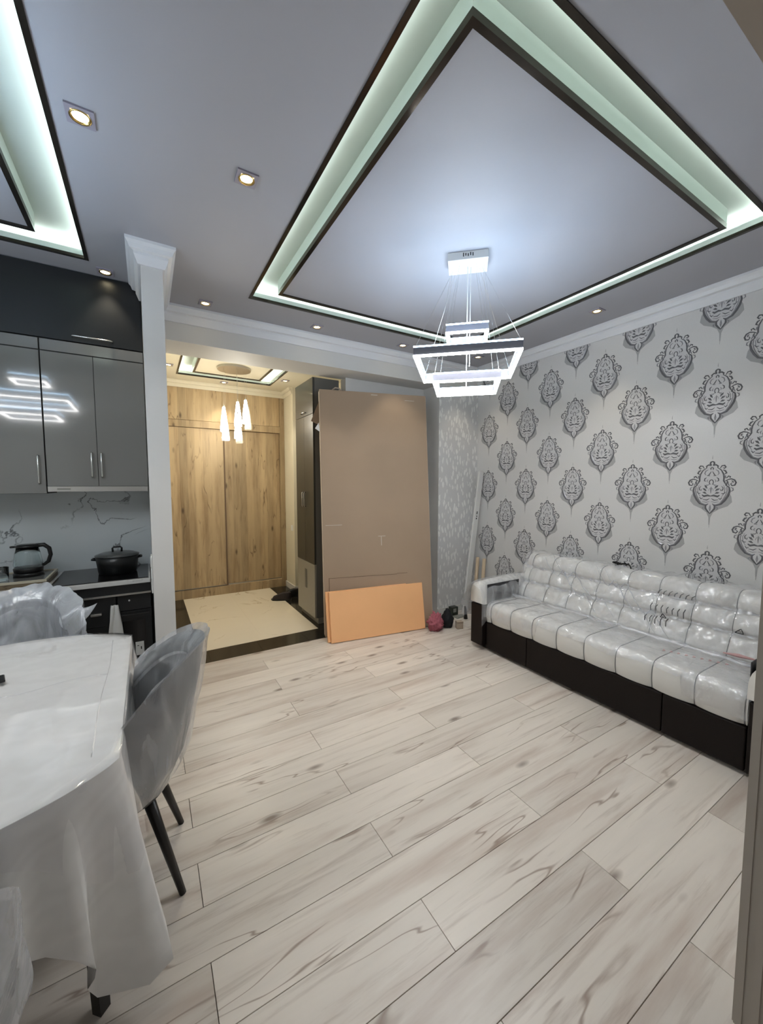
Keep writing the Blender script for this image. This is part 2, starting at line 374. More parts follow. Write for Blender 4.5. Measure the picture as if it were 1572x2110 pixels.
def cloth_material():
    m, N, L, b = newmat('white_jacquard_cloth')
    tc = N.new('ShaderNodeTexCoord')
    w = N.new('ShaderNodeTexWave'); w.wave_type = 'RINGS'; w.inputs['Scale'].default_value = 6; w.inputs['Distortion'].default_value = 9; w.inputs['Detail'].default_value = 2; w.inputs['Detail Scale'].default_value = 1.2
    L.new(mapping(N, L, tc.outputs['Object'], (1.2, 1.2, 1.2)).outputs[0], w.inputs['Vector'])
    L.new(mixc(N, L, w.outputs['Fac'], (.72, .71, .69, 1), (.75, .74, .72, 1)), b.inputs['Base Color'])
    mr = N.new('ShaderNodeMapRange'); mr.inputs['To Min'].default_value = .62; mr.inputs['To Max'].default_value = .40; L.new(w.outputs['Fac'], mr.inputs['Value']); L.new(mr.outputs['Result'], b.inputs['Roughness'])
    return m
M['cloth'] = cloth_material()

# ------------------------------------------------------------------ the setting
CE = 2.95; XR = 3.52; YB = 3.58; XL = -1.75; HC = 2.90
# floor with planks
fl = struct(MB().box(XL, XR, -1.2, 3.603, -.06, -.012).build('floor', M['subfloor']))
PW, PL, B0 = .1935, 1.404, .507
full = MB().box(-PL / 2 + .0011, PL / 2 - .0011, -PW / 2 + .0011, PW / 2 - .0011, -.012, 0, bevel=.0009).mesh('plank', M['plank'])
for k in range(-8, 16):
    y0 = B0 + PW * k; off = .123 if k % 2 else .825
    n = -3
    while off + n * PL < XR:
        x0, x1 = off + n * PL, off + (n + 1) * PL; n += 1
        a, c = max(x0, XL), min(x1, XR)
        if c - a < .02: continue
        if a == x0 and c == x1:
            o = link('plank', full, fl, False)
        else:
            o = MB().box(a - (x0 + x1) / 2 + .0011, c - (x0 + x1) / 2 - .0011, -PW / 2 + .0011, PW / 2 - .0011, -.012, 0, bevel=.0009).build('plank', M['plank'], fl)
        o.location = ((x0 + x1) / 2, y0 + PW / 2, 0)
# hall floor: cream marble field inside a dark border
hf = struct(MB().box(.015, 2.25, 3.603, 6.4, -.06, -.012).build('floor_hall', M['subfloor']))
for i in range(2):
    for j in range(3):
        x0, x1 = .372 + i * .58, .372 + (i + 1) * .58; y0, y1 = 3.877 + j * .641, 3.877 + (j + 1) * .641
        MB().box(x0 + .0002, x1 - .0002, y0 + .0002, y1 - .0002, -.012, 0).build('marble_tile', M['marble_floor'], hf)
for x0, x1, y0, y1 in ([(a, min(a + .45, 2.25), 3.603, 3.875) for a in (-.02, .43, .88, 1.33, 1.78)] + [(.13, .370, b, b + .6) for b in (3.877, 4.477, 5.077, 5.677)] + [(1.534, 2.25, b, b + .6) for b in (3.877, 4.477, 5.077, 5.677)]):
    MB().box(max(x0, .13) + .0006, x1 - .0006, y0 + .0006, y1 - .0006, -.012, .0).build('border_tile', M['dark_tile'], hf)
# walls
struct(MB().box(XR, XR + .12, .2, 3.95, 0, CE).build('wall_right', M['damask']))
WR = bpy.data.objects['wall_right']
struct(MB().box(1.87, 2.912, 3.86, 3.98, 0, 2.69).build('wall_back', M['paint']))
pier = MB(); pier.box(2.912, XR, 3.56, 3.95, 0, 2.69); pier_o = struct(pier.build('wall_back_pier', [M['paint'], M['leafpaper']]))
for p in pier_o.data.polygons:
    if p.normal.y < -.5: p.material_index = 1
struct(MB().box(.13, XR, YB, 3.95, 2.69, CE).build('wall_back_beam', M['paint']))
struct(MB().box(.015, .13, 2.77, 6.4, 0, CE).build('wall_partition', M['paint']))
struct(MB().box(XL, .015, 3.67, 3.8, 0, CE).build('wall_kitchen', M['paint']))
struct(MB().box(XL - .1, XL, .2, 3.8, 0, CE).build('wall_left', M['paint']))
wf = MB(); wf.box(XL, -.75, .2, .34, 0, CE); wf.box(1.44, XR, .2, .34, 0, CE); wf.box(-.75, 1.44, .2, .34, 2.50, CE)
struct(wf.build('wall_front', M['paint']))
struct(MB().box(.13, 2.3, 6.35, 6.45, 0, CE).build('wall_hall_back', M['hallpaint']))
struct(MB().box(1.79, 2.3, 5.39, 6.35, 0, HC).build('wall_hall_right', M['hallpaint']))
struct(MB().box(2.25, 2.35, 3.95, 5.39, 0, HC).build('wall_hall_side', M['hallpaint']))
# cream inner lining of the partition on the hall side
struct(MB().box(.131, .136, 3.96, 6.35, 0, HC).build('wall_hall_left', M['hallpaint']))

def frame_rects(x0, x1, y0, y1, w):
    return [(x0, x1, y0, y0 + w), (x0, x1, y1 - w, y1), (x0, x0 + w, y0 + w, y1 - w), (x1 - w, x1, y0 + w, y1 - w)]
def slab_with_holes(mb, X0, X1, Y0, Y1, z0, z1, holes):
    xs = sorted({X0, X1, *[h[0] for h in holes], *[h[1] for h in holes]}); ys = sorted({Y0, Y1, *[h[2] for h in holes], *[h[3] for h in holes]})
    xs = [x for x in xs if X0 <= x <= X1]; ys = [y for y in ys if Y0 <= y <= Y1]
    for a, b in zip(xs, xs[1:]):
        for c, d in zip(ys, ys[1:]):
            if not any(h[0] <= (a + b) / 2 <= h[1] and h[2] <= (c + d) / 2 <= h[3] for h in holes): mb.box(a, b, c, d, z0, z1)
TRAY = (.725, 2.895, .795, 3.105); KTRAY = (-1.45, -.275, .9, 3.112)
cb = MB(); slab_with_holes(cb, XL, XR, .2, 3.67, CE, CE + .03, [TRAY, KTRAY]); cb.box(XL, XR, .2, 3.67, CE + .14, CE + .2)
bmesh.ops.remove_doubles(cb.bm, verts=cb.bm.verts, dist=1e-5)
ceil = struct(cb.build('ceiling', M['ceil']))
HT = (.372, 1.488, 4.42, 5.45)
cb = MB(); slab_with_holes(cb, .13, 2.3, 3.95, 6.4, HC, HC + .03, [HT]); cb.box(.13, 2.3, 3.95, 6.4, HC + .12, HC + .18)
hceil = struct(cb.build('ceiling_hall', M['hallpaint']))

def tray(t, inner, z, lip, top, parent, led, tw=.017, island=True, panel_mat=None):
    x0, x1, y0, y1 = t
    # recess ceiling and side walls behind the lip
    g = .09
    m = MB(); m.box(x0 - g, x1 + g, y0 - g, y1 + g, top - .004, top - .001)
    for a in frame_rects(x0 - g - .01, x1 + g + .01, y0 - g - .01, y1 + g + .01, .01): m.box(*a, z + .031, top - .001)
    for a in frame_rects(x0 - .010, x1 + .010, y0 - .010, y1 + .010, .013): m.box(a[0], a[1], a[2], a[3], z + .0125, z + lip + .004)
    m.build('cove_lining', M['cove'], parent)
    # dark metal trim around the opening
    m = MB()
    for a in frame_rects(x0 - tw, x1 + tw, y0 - tw, y1 + tw, tw + .004): m.box(*a, z - .005, z + .012)
    m.build('cove_trim', M['trim'], parent)
    # led tape lying on the lip
    m = MB()
    for a in frame_rects(x0 - .035, x1 + .035, y0 - .035, y1 + .035, .012): m.box(*a, z + .034, z + .040)
    m.build('led_tape', led, parent)
    a0, a1, b0, b1 = inner
    m = MB(); m.box(a0 + .004, a1 - .004, b0 + .004, b1 - .004, z + .004, z + .02); m.build('island_panel', panel_mat, parent)
    m = MB()
    for a in frame_rects(a0, a1, b0, b1, .012): m.box(*a, z + .021, top - .005)
    m.build('island_side', M['cove'], parent)
    m = MB()
    for a in frame_rects(a0 - .001, a1 + .001, b0 - .001, b1 + .001, .024): m.box(*a, z - .006, z + .0205)
    m.build('island_trim', M['trim'], parent)
tray(TRAY, (.885, 2.765, .945, 2.955), CE, .039, CE + .100, ceil, M['led_cove'], panel_mat=M['ceil'])
tray(KTRAY, (-1.25, -.478, 1.1, 2.93), CE, .039, CE + .100, ceil, M['led_cove'], panel_mat=M['ceil'])
tray(HT, (.522, 1.325, 4.58, 5.285), HC, .039, HC + .100, hceil, M['led_hall'], tw=.014, panel_mat=M['hallpaint'])

# crown mouldings: profile (distance from wall, height below ceiling) swept along a path
PROF = [(0, 0), (.070, 0), (.070, .016), (.058, .030), (.050, .052), (.030, .058), (.030, .072), (.020, .098), (.012, .118), (0, .118)]
def crown(name, path, z, scale=1.0, mat_=None):
    """path: list of xy, room on the left-hand side of travel"""
    bm = bmesh.new(); rows = []
    n = len(path)
    for i, p in enumerate(path):
        p = Vector((*p, 0))
        d0 = (Vector((*path[i], 0)) - Vector((*path[i - 1], 0))).normalized() if i else None
        d1 = (Vector((*path[i + 1], 0)) - Vector((*path[i], 0))).normalized() if i < n - 1 else None
        l0 = Vector((-d0.y, d0.x, 0)) if d0 else None; l1 = Vector((-d1.y, d1.x, 0)) if d1 else None
        if l0 is None: m = l1
        elif l1 is None: m = l0
        else: m = (l0 + l1) / (1 + l0.dot(l1))
        rows.append([bm.verts.new(p + m * (a * scale) + Vector((0, 0, z - .0005 - h * scale))) for a, h in PROF])
    k = len(PROF)
    for i in range(n - 1):
        for j in range(k): bm.faces.new([rows[i][j], rows[i + 1][j], rows[i + 1][(j + 1) % k], rows[i][(j + 1) % k]])
    bm.faces.new(rows[0]); bm.faces.new(list(reversed(rows[-1])))
    mb = MB(); mb.bm.free(); mb.bm = bm
    return struct(mb.build(name, mat_ or M['crown']))
crown('trim_1', [(XR - .001, .36), (XR - .001, YB - .001), (.131, YB - .001), (.131, 2.769), (.014, 2.769), (.014, 3.30)], CE)
crown('trim_2', [(1.789, 5.40), (1.789, 5.795), (.137, 5.795), (.137, 3.96)], HC, .72, M['hallpaint'])
# baseboards
struct(MB().box(2.913, XR, 3.545, 3.559, 0, .07).build('baseboard_back', M['baseb']))
struct(MB().box(XR - .014, XR, .36, 3.544, 0, .07).build('baseboard_right', M['baseb']))
bb = MB(); bb.box(1.774, 1.789, 5.375, 5.80, 0, .085); bb.box(1.789, 2.25, 5.375, 5.389, 0, .085); struct(bb.build('baseboard_hall', M['baseb']))
# doorway the picture is taken from
dj = MB(); dj.box(1.40, 1.44, .19, .356, 0, 2.46); dj.box(-.79, -.75, .19, .356, 0, 2.46)
d1 = struct(dj.build('door_1', M['casing']))
m = MB()
for s, xa in ((1, 1.40), (-1, -.75)):
    m.box(xa - .006 * s if s > 0 else xa, xa if s > 0 else xa + .006, .300, .318, 0, 2.46)
    m.box(xa - .004 if s > 0 else xa, xa if s > 0 else xa + .004, .335, .352, 0, 2.46)
m.build('stop_bead', M['casing'], d1)
m = MB(); m.box(-.79, 1.44, .19, .356, 2.46, 2.50); m.box(-.75, 1.40, .30, .318, 2.454, 2.46); m.build('door_head', M['casing'], d1)

# damask motifs embossed on the right-hand wall
def motif_mesh():
    bm = bmesh.new()
    def ribbon(pts, w, mi, h=.0022, sym=True):
        for sg in ((1, -1) if sym else (1,)):
            P = [Vector((0, sg * a, b)) for a, b in pts]
            ws = w if isinstance(w, (list, tuple)) else [w] * len(P)
            L_, R_, T_ = [], [], []
            for i, p in enumerate(P):
                t = (P[min(i + 1, len(P) - 1)] - P[max(i - 1, 0)])
                t = t.normalized() if t.length > 1e-9 else Vector((0, 1, 0))
                nn = Vector((0, -t.z, t.y)) * ws[i] / 2
                L_.append(bm.verts.new(p + nn + Vector((-.0004, 0, 0)))); R_.append(bm.verts.new(p - nn + Vector((-.0004, 0, 0)))); T_.append(bm.verts.new(p + Vector((-h, 0, 0))))
            for i in range(len(P) - 1):
                for q in ([L_[i], L_[i + 1], T_[i + 1], T_[i]], [T_[i], T_[i + 1], R_[i + 1], R_[i]]):
                    f = bm.faces.new(q); f.material_index = mi
    def blob(poly, mi, x=-.0006):
        f = bm.faces.new([bm.verts.new((x, a, b)) for a, b in poly]); f.material_index = mi
    def arc(cx, cz, rx, rz, a0, a1, n=10): return [(cx + rx * math.cos(R(a0 + (a1 - a0) * i / n)), cz + rz * math.sin(R(a0 + (a1 - a0) * i / n))) for i in range(n + 1)]
    # soft grey ground: wings low down running into the stem
    wing = [(.098, -.02), (.118, -.06), (.124, -.10), (.100, -.13), (.055, -.152), (.020, -.180), (.006, -.215), (.003, -.27), (0, -.27), (0, -.19), (.020, -.15), (.026, -.13), (.060, -.11), (.085, -.075)]
    blob(wing, 2, -.0004); blob([(-a, b) for a, b in reversed(wing)], 2, -.0004)
    taper = lambda n, a: [a * (.25 + .75 * math.sin(math.pi * (i + .35) / (n + .7))) for i in range(n + 1)]
    # closed silvery body ground
    bd = [(0, .165), (.034, .142), (.056, .120), (.068, .085), (.068, .048), (.084, .024), (.100, .002), (.102, -.024), (.094, -.056), (.078, -.088), (.058, -.113), (.022, -.128), (.022, -.150), (0, -.18)]
    blob(bd + [(-a, b) for a, b in reversed(bd[1:-1])], 3, -.0007)
    body = [(.080, .022), (.102, .004), (.106, -.022), (.098, -.055), (.082, -.088), (.062, -.115), (.034, -.126), (.018, -.122)]
    ribbon(body, taper(7, .016), 0); ribbon([(a * .88, b + .003) for a, b in body[1:]], .008, 1)
    # head of the shield
    ribbon([(.030, .146), (.054, .126), (.067, .098), (.071, .072), (.070, .050), (.078, .034), (.090, .018)], taper(6, .011), 0)
    # crest and shoulder scrolls
    ribbon([(0, .192), (.010, .184), (.012, .172), (.004, .164)], taper(3, .012), 0)
    ribbon([(.004, .160), (.022, .166), (.034, .156), (.032, .143)], taper(3, .011), 0)
    ribbon([(.046, .140), (.056, .158), (.070, .160), (.078, .148), (.070, .138), (.062, .144)], taper(5, .010), 0)
    ribbon([(.064, .128), (.076, .122), (.084, .106), (.074, .098)], taper(3, .011), 0)
    ribbon([(.066, .092), (.078, .084), (.082, .068)], taper(2, .010), 1)
    # scroll ears on leafy stalks
    ribbon([(.074, .046), (.092, .058), (.112, .064), (.130, .056), (.139, .038), (.133, .020), (.118, .016), (.110, .028), (.118, .038)], taper(8, .010), 0)
    ribbon([(.086, .070), (.096, .084), (.106, .080), (.104, .070)], taper(3, .009), 0)
    ribbon([(.084, .040), (.096, .030), (.104, .014)], taper(2, .010), 1)
    ribbon([(.112, .004), (.124, -.002), (.126, -.016), (.116, -.024)], taper(3, .008), 1)
    # inner ornaments
    ribbon([(.004, .118), (.016, .094), (.026, .088), (.010, .086)], taper(3, .009), 0)
    ribbon(arc(0, .040, .012, .018, -60, 240, 12), .0065, 0, sym=False)
    ribbon([(.012, .026), (.020, .018), (.030, .022)], taper(2, .006), 0)
    for x0, z0, x1, z1 in ((.022, -.006, .040, .020), (.026, -.024, .050, -.004), (.024, -.042, .050, -.034)):
        ribbon([(x0, z0), ((x0 + x1) / 2, (z0 + z1) / 2 + .003), (x1, z1)], [.004, .017, .003], 0)
    ribbon(arc(0, -.022, .014, .022, 0, 180, 8), .003, 1, sym=False)
    ribbon([(.0, -.060), (.018, -.055), (.040, -.062), (.052, -.052)], taper(3, .018), 0)
    ribbon([(.070, .020), (.080, -.004), (.078, -.036), (.062, -.066)], taper(3, .006), 1)
    ribbon([(.006, -.078), (.022, -.090), (.046, -.086)], taper(2, .008), 0)
    ribbon([(.004, -.100), (.026, -.106), (.050, -.100)], taper(2, .007), 1)
    # extra filigree filling the shield
    ribbon([(.060, .012), (.070, .0), (.068, -.016), (.058, -.020), (.056, -.008)], taper(4, .008), 0)
    ribbon([(.084, -.030), (.074, -.042), (.062, -.040)], taper(2, .009), 0)
    ribbon([(.066, -.070), (.056, -.082), (.046, -.074)], taper(2, .009), 0)
    ribbon([(.022, .130), (.036, .122), (.042, .104), (.034, .092)], taper(3, .009), 1)
    ribbon([(.030, .074), (.040, .066), (.042, .052), (.032, .046)], taper(3, .009), 0)
    ribbon([(0, .150), (.008, .140), (.006, .130)], taper(2, .009), 0)
    ribbon([(.020, .060), (.026, .050), (.022, .040)], taper(2, .007), 1)
    ribbon([(0, .008), (0, -.010), (0, -.040)], [.004, .012, .004], 1, .0022, False)
    ribbon([(.086, .022), (.094, .040), (.088, .052)], taper(2, .009), 0)
    ribbon([(.114, .050), (.122, .046), (.124, .036)], taper(2, .008), 0)
    # tulip foot
    ribbon([(.012, -.116), (.026, -.130), (.026, -.150), (.012, -.172), (0, -.188)], taper(4, .013), 0)
    ribbon([(.032, -.134), (.044, -.146), (.038, -.158)], taper(2, .009), 1)
    ribbon([(0, -.125), (.004, -.15), (0, -.172)], taper(2, .007), 1)
    ribbon([(0, -.18), (0, -.24), (0, -.292)], [.007, .004, .002], 2, .0008, False)
    ribbon([(0, .235), (.001, .215), (0, .205)], [.001, .005, .002], 2, .0008, False)
    # pale halo behind the upper half
    me = bpy.data.meshes.new('damask_motif'); bm.to_mesh(me); bm.free()
    for k in ('mot_dark', 'mot_silver', 'mot_shade', 'mot_fill'): me.materials.append(M[k])
    return me
mot = motif_mesh()
for row, (zc, y0) in enumerate([(2.832, 1.203), (2.507, 1.471), (2.178, 1.203), (1.846, 1.471), (1.525, 1.203), (1.195, 1.471), (.868, 1.203), (.54, 1.471)]):
    for k in range(-2, 5):
        y = y0 + .5415 * k
        if .42 < y < 3.50:
            link('damask_motif', mot, WR, loc=(XR - .0006, y, zc))

# ------------------------------------------------------------------ downlights
dl_spots = [(-.165, 1.951, CE, 'square recessed downlight beside the kitchen ceiling cove'), (.444, 1.94, CE, 'square recessed downlight alone on the plain ceiling before the pillar'),
            (-.182, 3.235, CE, 'square recessed downlight above the black kitchen cupboard'), (.441, 3.379, CE, 'square recessed downlight between pillar capital and large ceiling cove'),
            (1.351, 3.364, CE, 'square recessed downlight above the hall opening'), (2.265, 3.352, CE, 'square recessed downlight above the tall cardboard pack'),
            (3.176, 3.224, CE, 'square recessed downlight in the corner above the damask wall'), (3.17, 1.897, CE, 'square recessed downlight above the middle of the sofa'),
            (.263, 5.10, HC, 'small hall downlight beside the partition wall'), (.929, 5.60, HC, 'small hall downlight close to the oak wardrobe'), (1.60, 5.10, HC, 'small hall downlight near the tall dark cabinet')]
plate_me = ring_me = face_me = None
for x, y, z, lb in dl_spots:
    t = thing('downlight', lb, 'downlight', (x, y, z), 0, 'recessed square downlights')
    if plate_me is None:
        m = MB()
        for a in frame_rects(-.046, .046, -.046, .046, .017): m.box(*a, -.007, 0)
        plate_me = m.mesh('plate', M['plate'])
        ring_me = MB().lathe([(.033, -.004), (.036, -.009), (.030, -.010), (.026, -.004)], 24, cap=False).mesh('ring', M['brass'], True)
        face_me = MB().lathe([(.0265, -.0035), (.0265, -.001)], 24).mesh('lamp_face', M['lamp'])
    link('plate', plate_me, t, True); link('ring', ring_me, t, True); link('lamp_face', face_me, t, True)
    ld = bpy.data.lights.new('downlight_beam', 'SPOT'); ld.energy = SPOT * (1.0 if z == CE else 2.4); ld.color = (1, .88, .68); ld.spot_size = R(75); ld.spot_blend = .6; ld.shadow_soft_size = .025
    lo = bpy.data.objects.new('downlight_beam', ld); C.objects.link(lo); lo.location = (x, y, z - .015)

# ------------------------------------------------------------------ chandelier
CX_, CY_ = 1.769, 1.897; YAW = R(-43)
ch = thing('chandelier', 'three-tier square white led chandelier hanging from the lit ceiling panel', 'chandelier', (CX_, CY_, 0), YAW)
def lring(ch, half, z0, h, w=.015):
    r = frame_rects(-half, half, -half, half, w)
    tier = MB()
    for a in r: tier.box(*a, z0 + .0095, z0 + h - .008)
    o = tier.build('tier_frame', M['acrylic'], ch, local=True)
    m = MB()
    for a in frame_rects(-half - .001, half + .001, -half - .001, half + .001, w + .002): m.box(*a, z0, z0 + .009)
    m.build('led_band', M['led'], o, local=True)
    m = MB()
    for a in frame_rects(-half - .0005, half + .0005, -half - .0005, half + .0005, w + .001): m.box(*a, z0 + h - .0075, z0 + h)
    m.build('crystal_edge', M['led_top'], o, local=True)
lring(ch, .300, 2.283, .060); lring(ch, .125, 2.463, .056); lring(ch, .195, 2.158, .056)
cano = MB().box(-.12, .12, -.085, .085, 2.905, 2.953, bevel=.003).build('canopy', M['white_plastic'], ch, local=True)
m = MB()
for i in range(5): m.box(-.03 + i * .014, -.024 + i * .014, -.0862, -.0845, 2.922 + .004 * (i % 2), 2.944 - .003 * (i % 3))
m.build('driver_slot', M['print'], cano, local=True)
m = MB()
for sx, k in ((-1, 0), (1, 0), (-1, 1), (1, 1), (-1, 2), (1, 2)):
    ex, ez = [(.115, 2.517), (.29, 2.341), (.185, 2.212)][k]
    for sy in (-1, 1):
        m.tube([(sx * (.05 + .022 * k), sy * .03, 2.905), (sx * ex, sy * ex, ez)], .0009, 5)
m.build('suspension_wire', M['steel'], ch, local=True)
m = MB(); m.tube([(0, 0, 2.905), (0, 0, 2.16)], .0035, 6); m.tube([(.018, .012, 2.905), (.018, .012, 2.30)], .003, 6)
m.build('power_cable', M['white_plastic'], ch, local=True)
ch2 = copy_tree(ch); ch2.location = (-.865, 1.90, 0); ch2.rotation_euler = (0, 0, 0)
for c in ch2.children:
    for g in c.children:
        if g.name.startswith('led_band'): g.data = g.data.copy(); g.data.materials[0] = M['led_din']
tag(ch2, 'second square led chandelier over the dining table, mirrored in the grey cabinets', 'chandelier')

# ------------------------------------------------------------------ kitchen
YF = 3.32
def bar_handle(parent, p0, p1, out, r=.005):
    p0, p1, out = Vector(p0), Vector(p1), Vector(out)
    m = MB(); m.tube([p0, p0 + out * .8, p0 + out + (p1 - p0) * .04, p1 + out - (p1 - p0) * .04, p1 + out * .8, p1], r, 8)
    return m.build('handle', M['chrome'], parent, True)
def wall_unit(name, label, x0, x1, z0, z1, doors, dmat, hands):
    t = thing(name, label, 'cabinet', ((x0 + x1) / 2, 3.5, z0), 0, 'kitchen wall cabinets')
    MB().box(x0, x1, YF + .02, 3.668, z0, z1).build('body', M['black_carcass'], t)
    for (a, b, c, d), h in zip(doors, hands):
        dd = MB().box(a + .0015, b - .0015, YF, YF + .019, c + .0015, d - .0015, bevel=.001).build('door', dmat, t)
        if h: bar_handle(dd, h[0], h[1], (0, -.028, 0))
wall_unit('wall_cabinet', 'grey gloss double-door wall cabinet above the range hood', -.556, .012, 1.537, 2.485, [(-.556, -.281, 1.537, 2.408), (-.281, .012, 1.537, 2.408), (-.556, .012, 2.412, 2.485)], M['grey_gloss'],
          [((-.313, YF, 1.60), (-.313, YF, 1.765)), ((-.258, YF, 1.60), (-.258, YF, 1.765)), None])
wall_unit('wall_cabinet', 'grey gloss wall cabinet hanging lower, above the kettle', -1.02, -.560, 1.49, 2.485, [(-1.02, -.560, 1.49, 2.408), (-1.02, -.560, 2.412, 2.485)], M['grey_gloss'], [((-.592, YF, 1.555), (-.592, YF, 1.735)), None])
wall_unit('wall_cabinet', 'black lift-up cupboard under the kitchen ceiling with long chrome handle', -.90, .012, 2.49, CE - .003, [(-.90, .012, 2.49, CE - .003)], M['black_gloss'], [((-.385, YF, 2.522), (-.165, YF, 2.522))])
hd = thing('range_hood', 'slim steel range hood under the grey wall cabinet', 'range hood', (-.27, 3.45, 1.502))
MB().box(-.553, .008, YF - .012, 3.66, 1.502, 1.5365).build('body', M['steel'], hd)
MB().box(-.505, -.435, YF - .0135, YF - .011, 1.514, 1.524).build('control_panel', M['greycard'], hd)
sp = MB().box(-1.6, .014, 3.655, 3.669, .906, 1.50).build('backsplash', M['splash']); tag(sp, 'grey-veined white marble backsplash behind pot and kettle', 'backsplash')
ct = thing('worktop', 'white marble-edged kitchen worktop with dark hob', 'worktop', (-.6, 3.4, .875))
MB().box(-1.6, .0, 3.10, 3.654, .876, .905, bevel=.003).build('slab', M['splash_edge'], ct)
MB().box(-.545, -.012, 3.125, 3.65, .9055, .9105).build('hob', M['glass_black'], ct)
MB().box(-1.6, .0, 3.125, 3.16, .805, .8755).build('apron', M['black_gloss'], ct)
MB().box(-1.6, .0, 3.119, 3.1245, .800, .812).build('profile', M['steel'], ct)
def base_unit(label, x0, x1, doors):
    t = thing('base_cabinet', label, 'cabinet', ((x0 + x1) / 2, 3.4, 0), 0, 'kitchen base cabinets')
    MB().box(x0, x1, 3.165, 3.65, .08, .80).build('body', M['black_carcass'], t)
    MB().box(x0, x1, 3.20, 3.65, 0, .08).build('plinth', M['black_carcass'], t)
    for z0, z1, h in doors:
        d = MB().box(x0 + .002, x1 - .002, 3.145, 3.164, z0, z1, bevel=.001).build('drawer', M['black_gloss'], t)
        if h: MB().box(h[0], h[1], 3.118, 3.144, h[2] - .008, h[2] + .008, bevel=.003).build('handle', M['steel'], d)
base_unit('black gloss drawer cabinet behind the dining table', -.80, -.205, [(.60, .796, (-.345, -.285, .690)), (.345, .596, None), (.085, .341, None)])
base_unit('black gloss corner base cabinet far left of the worktop', -1.60, -.804, [(.085, .796, None)])
ov = thing('oven', 'narrow black built-in oven with white sticker beside the pillar', 'oven', (-.1, 3.4, 0))
MB().box(-.20, 0.0, 3.17, 3.65, .0, .795).build('body', M['black_carcass'], ov)
od = MB().box(-.198, -.002, 3.150, 3.169, .10, .68, bevel=.002).build('door', M['black_gloss'], ov)
MB().box(-.172, -.04, 3.148, 3.1495, .2, .61).build('window', M['glass_black'], od)
MB().tube([(-.185, 3.125, .66), (-.015, 3.125, .66)], .006, 8).build('handle', M['black_plastic'], od)
MB().box(-.105, -.055, 3.1462, 3.1478, .36, .455).build('sticker', M['white_plastic'], od)
m = MB(); m.box(-.095, -.085, 3.1455, 3.1461, .425, .43); m.box(-.075, -.068, 3.1455, 3.1461, .40, .42); m.build('sticker_print', M['print'], od)
pn = MB().box(-.198, -.002, 3.148, 3.169, .685, .793, bevel=.002).build('control_panel', M['black_gloss'], ov)
MB().lathe([(.006, 0), (.005, .006)], 12).build('indicator', M['white_plastic'], ov)
ov.children[-1].location = (-.13, 3.147, .755); ov.children[-1].rotation_euler = (R(90), 0, 0); ov.children[-1].matrix_parent_inverse = Matrix.Translation(ov.location).inverted()
tw = MB()
def towel(u, v):
    w = .016 + .034 * u; x = -.212 + (v - .5) * 2 * w
    return Vector((x, 3.112 - .008 * math.sin(v * 9 + u * 3), .745 - .26 * u))
tw.grid(towel, 10, 10)
two = tw.build('towel', M['white_plastic'], None, True); s = two.modifiers.new('thick', 'SOLIDIFY'); s.thickness = .006
tag(two, 'white cloth hanging narrow between drawer and oven', 'towel')
# tray with kettle and glasses
tb = thing('tray', 'shallow wooden tray with pale rim standing on the worktop', 'tray', (-.76, 3.38, .906))
MB().box(-.96, -.567, 3.185, 3.56, .9065, .936).build('base', M['tray_front'], tb)
m = MB()
for a in frame_rects(-.962, -.565, 3.183, 3.562, .012): m.box(*a, .9365, .950)
m.build('rim', M['tray_rim'], tb)
MB().box(-.949, -.578, 3.196, 3.549, .9363, .943).build('top', M['tray_top'], tb)
kt = thing('kettle', 'glass electric kettle with black lid and big black handle', 'kettle', (-.695, 3.42, .944))
MB().lathe([(.078, 0), (.080, .018), (.074, .024)], 28).build('power_base', M['black_plastic'], kt, True, local=True)
MB().lathe([(.074, .025), (.078, .05), (.074, .056)], 28).build('collar', M['black_plastic'], kt, True, local=True)
MB().lathe([(.073, .057), (.076, .08), (.066, .15), (.056, .190), (.053, .190), (.063, .15), (.073, .08), (.070, .060)], 28, cap=False).build('jug', M['glass'], kt, True, local=True)
m = MB(); m.lathe([(.060, .190), (.062, .198), (.05, .208), (.0, .212)][:3], 28); m.box(-.085, -.04, -.016, .016, .190, .202, bevel=.004)
m.build('lid', M['black_plastic'], kt, True, local=True)
MB().tube([(.045, 0, .198), (.085, 0, .200), (.112, 0, .175), (.118, 0, .13), (.105, 0, .085), (.080, 0, .065), (.072, 0, .062)], [.014, .014, .013, .012, .012, .010, .008], 10).build('handle', M['black_plastic'], kt, True, local=True)
for x, y in ((-.80, 3.31), (-.855, 3.36)):
    g = MB().lathe([(.026, 0), (.030, .004), (.033, .085), (.031, .085), (.028, .008)], 20, cap=False)
    o = g.build('drinking_glass', M['glass'], None, True); o.location = (x, y, .9435)
    tag(o, 'clear drinking glass right beside the kettle' if x > -.82 else 'clear drinking glass at the outer end of the tray', 'glass', 'glasses on the tray')
# pot
pt = thing('cooking_pot', 'black casserole pot with grey lid on the hob', 'pot', (-.20, 3.40, .911))
MB().lathe([(.110, 0), (.117, .006), (.126, .07), (.133, .125), (.128, .125), (.121, .07), (.110, .012)], 32, cap=False).build('body', M['pot'], pt, True, local=True)
MB().lathe([(.110, .001), (.110, .004)], 32).build('bottom', M['pot'], pt, False, local=True)
MB().lathe([(.135, .126), (.136, .132), (.10, .146), (.03, .152), (.001, .153)], 32).build('lid', M['potlid'], pt, True, local=True)
MB().tube([(-.026, 0, .147), (-.028, 0, .178), (-.02, 0, .186), (.02, 0, .186), (.028, 0, .178), (.026, 0, .147)], .0065, 8).build('knob', M['black_plastic'], pt, True, local=True)
for s in (-1, 1):
    MB().tube([(s * .126, -.03, .105), (s * .148, -.025, .108), (s * .148, .025, .108), (s * .126, .03, .105)], .007, 8).build('side_handle', M['pot'], pt, True, local=True)
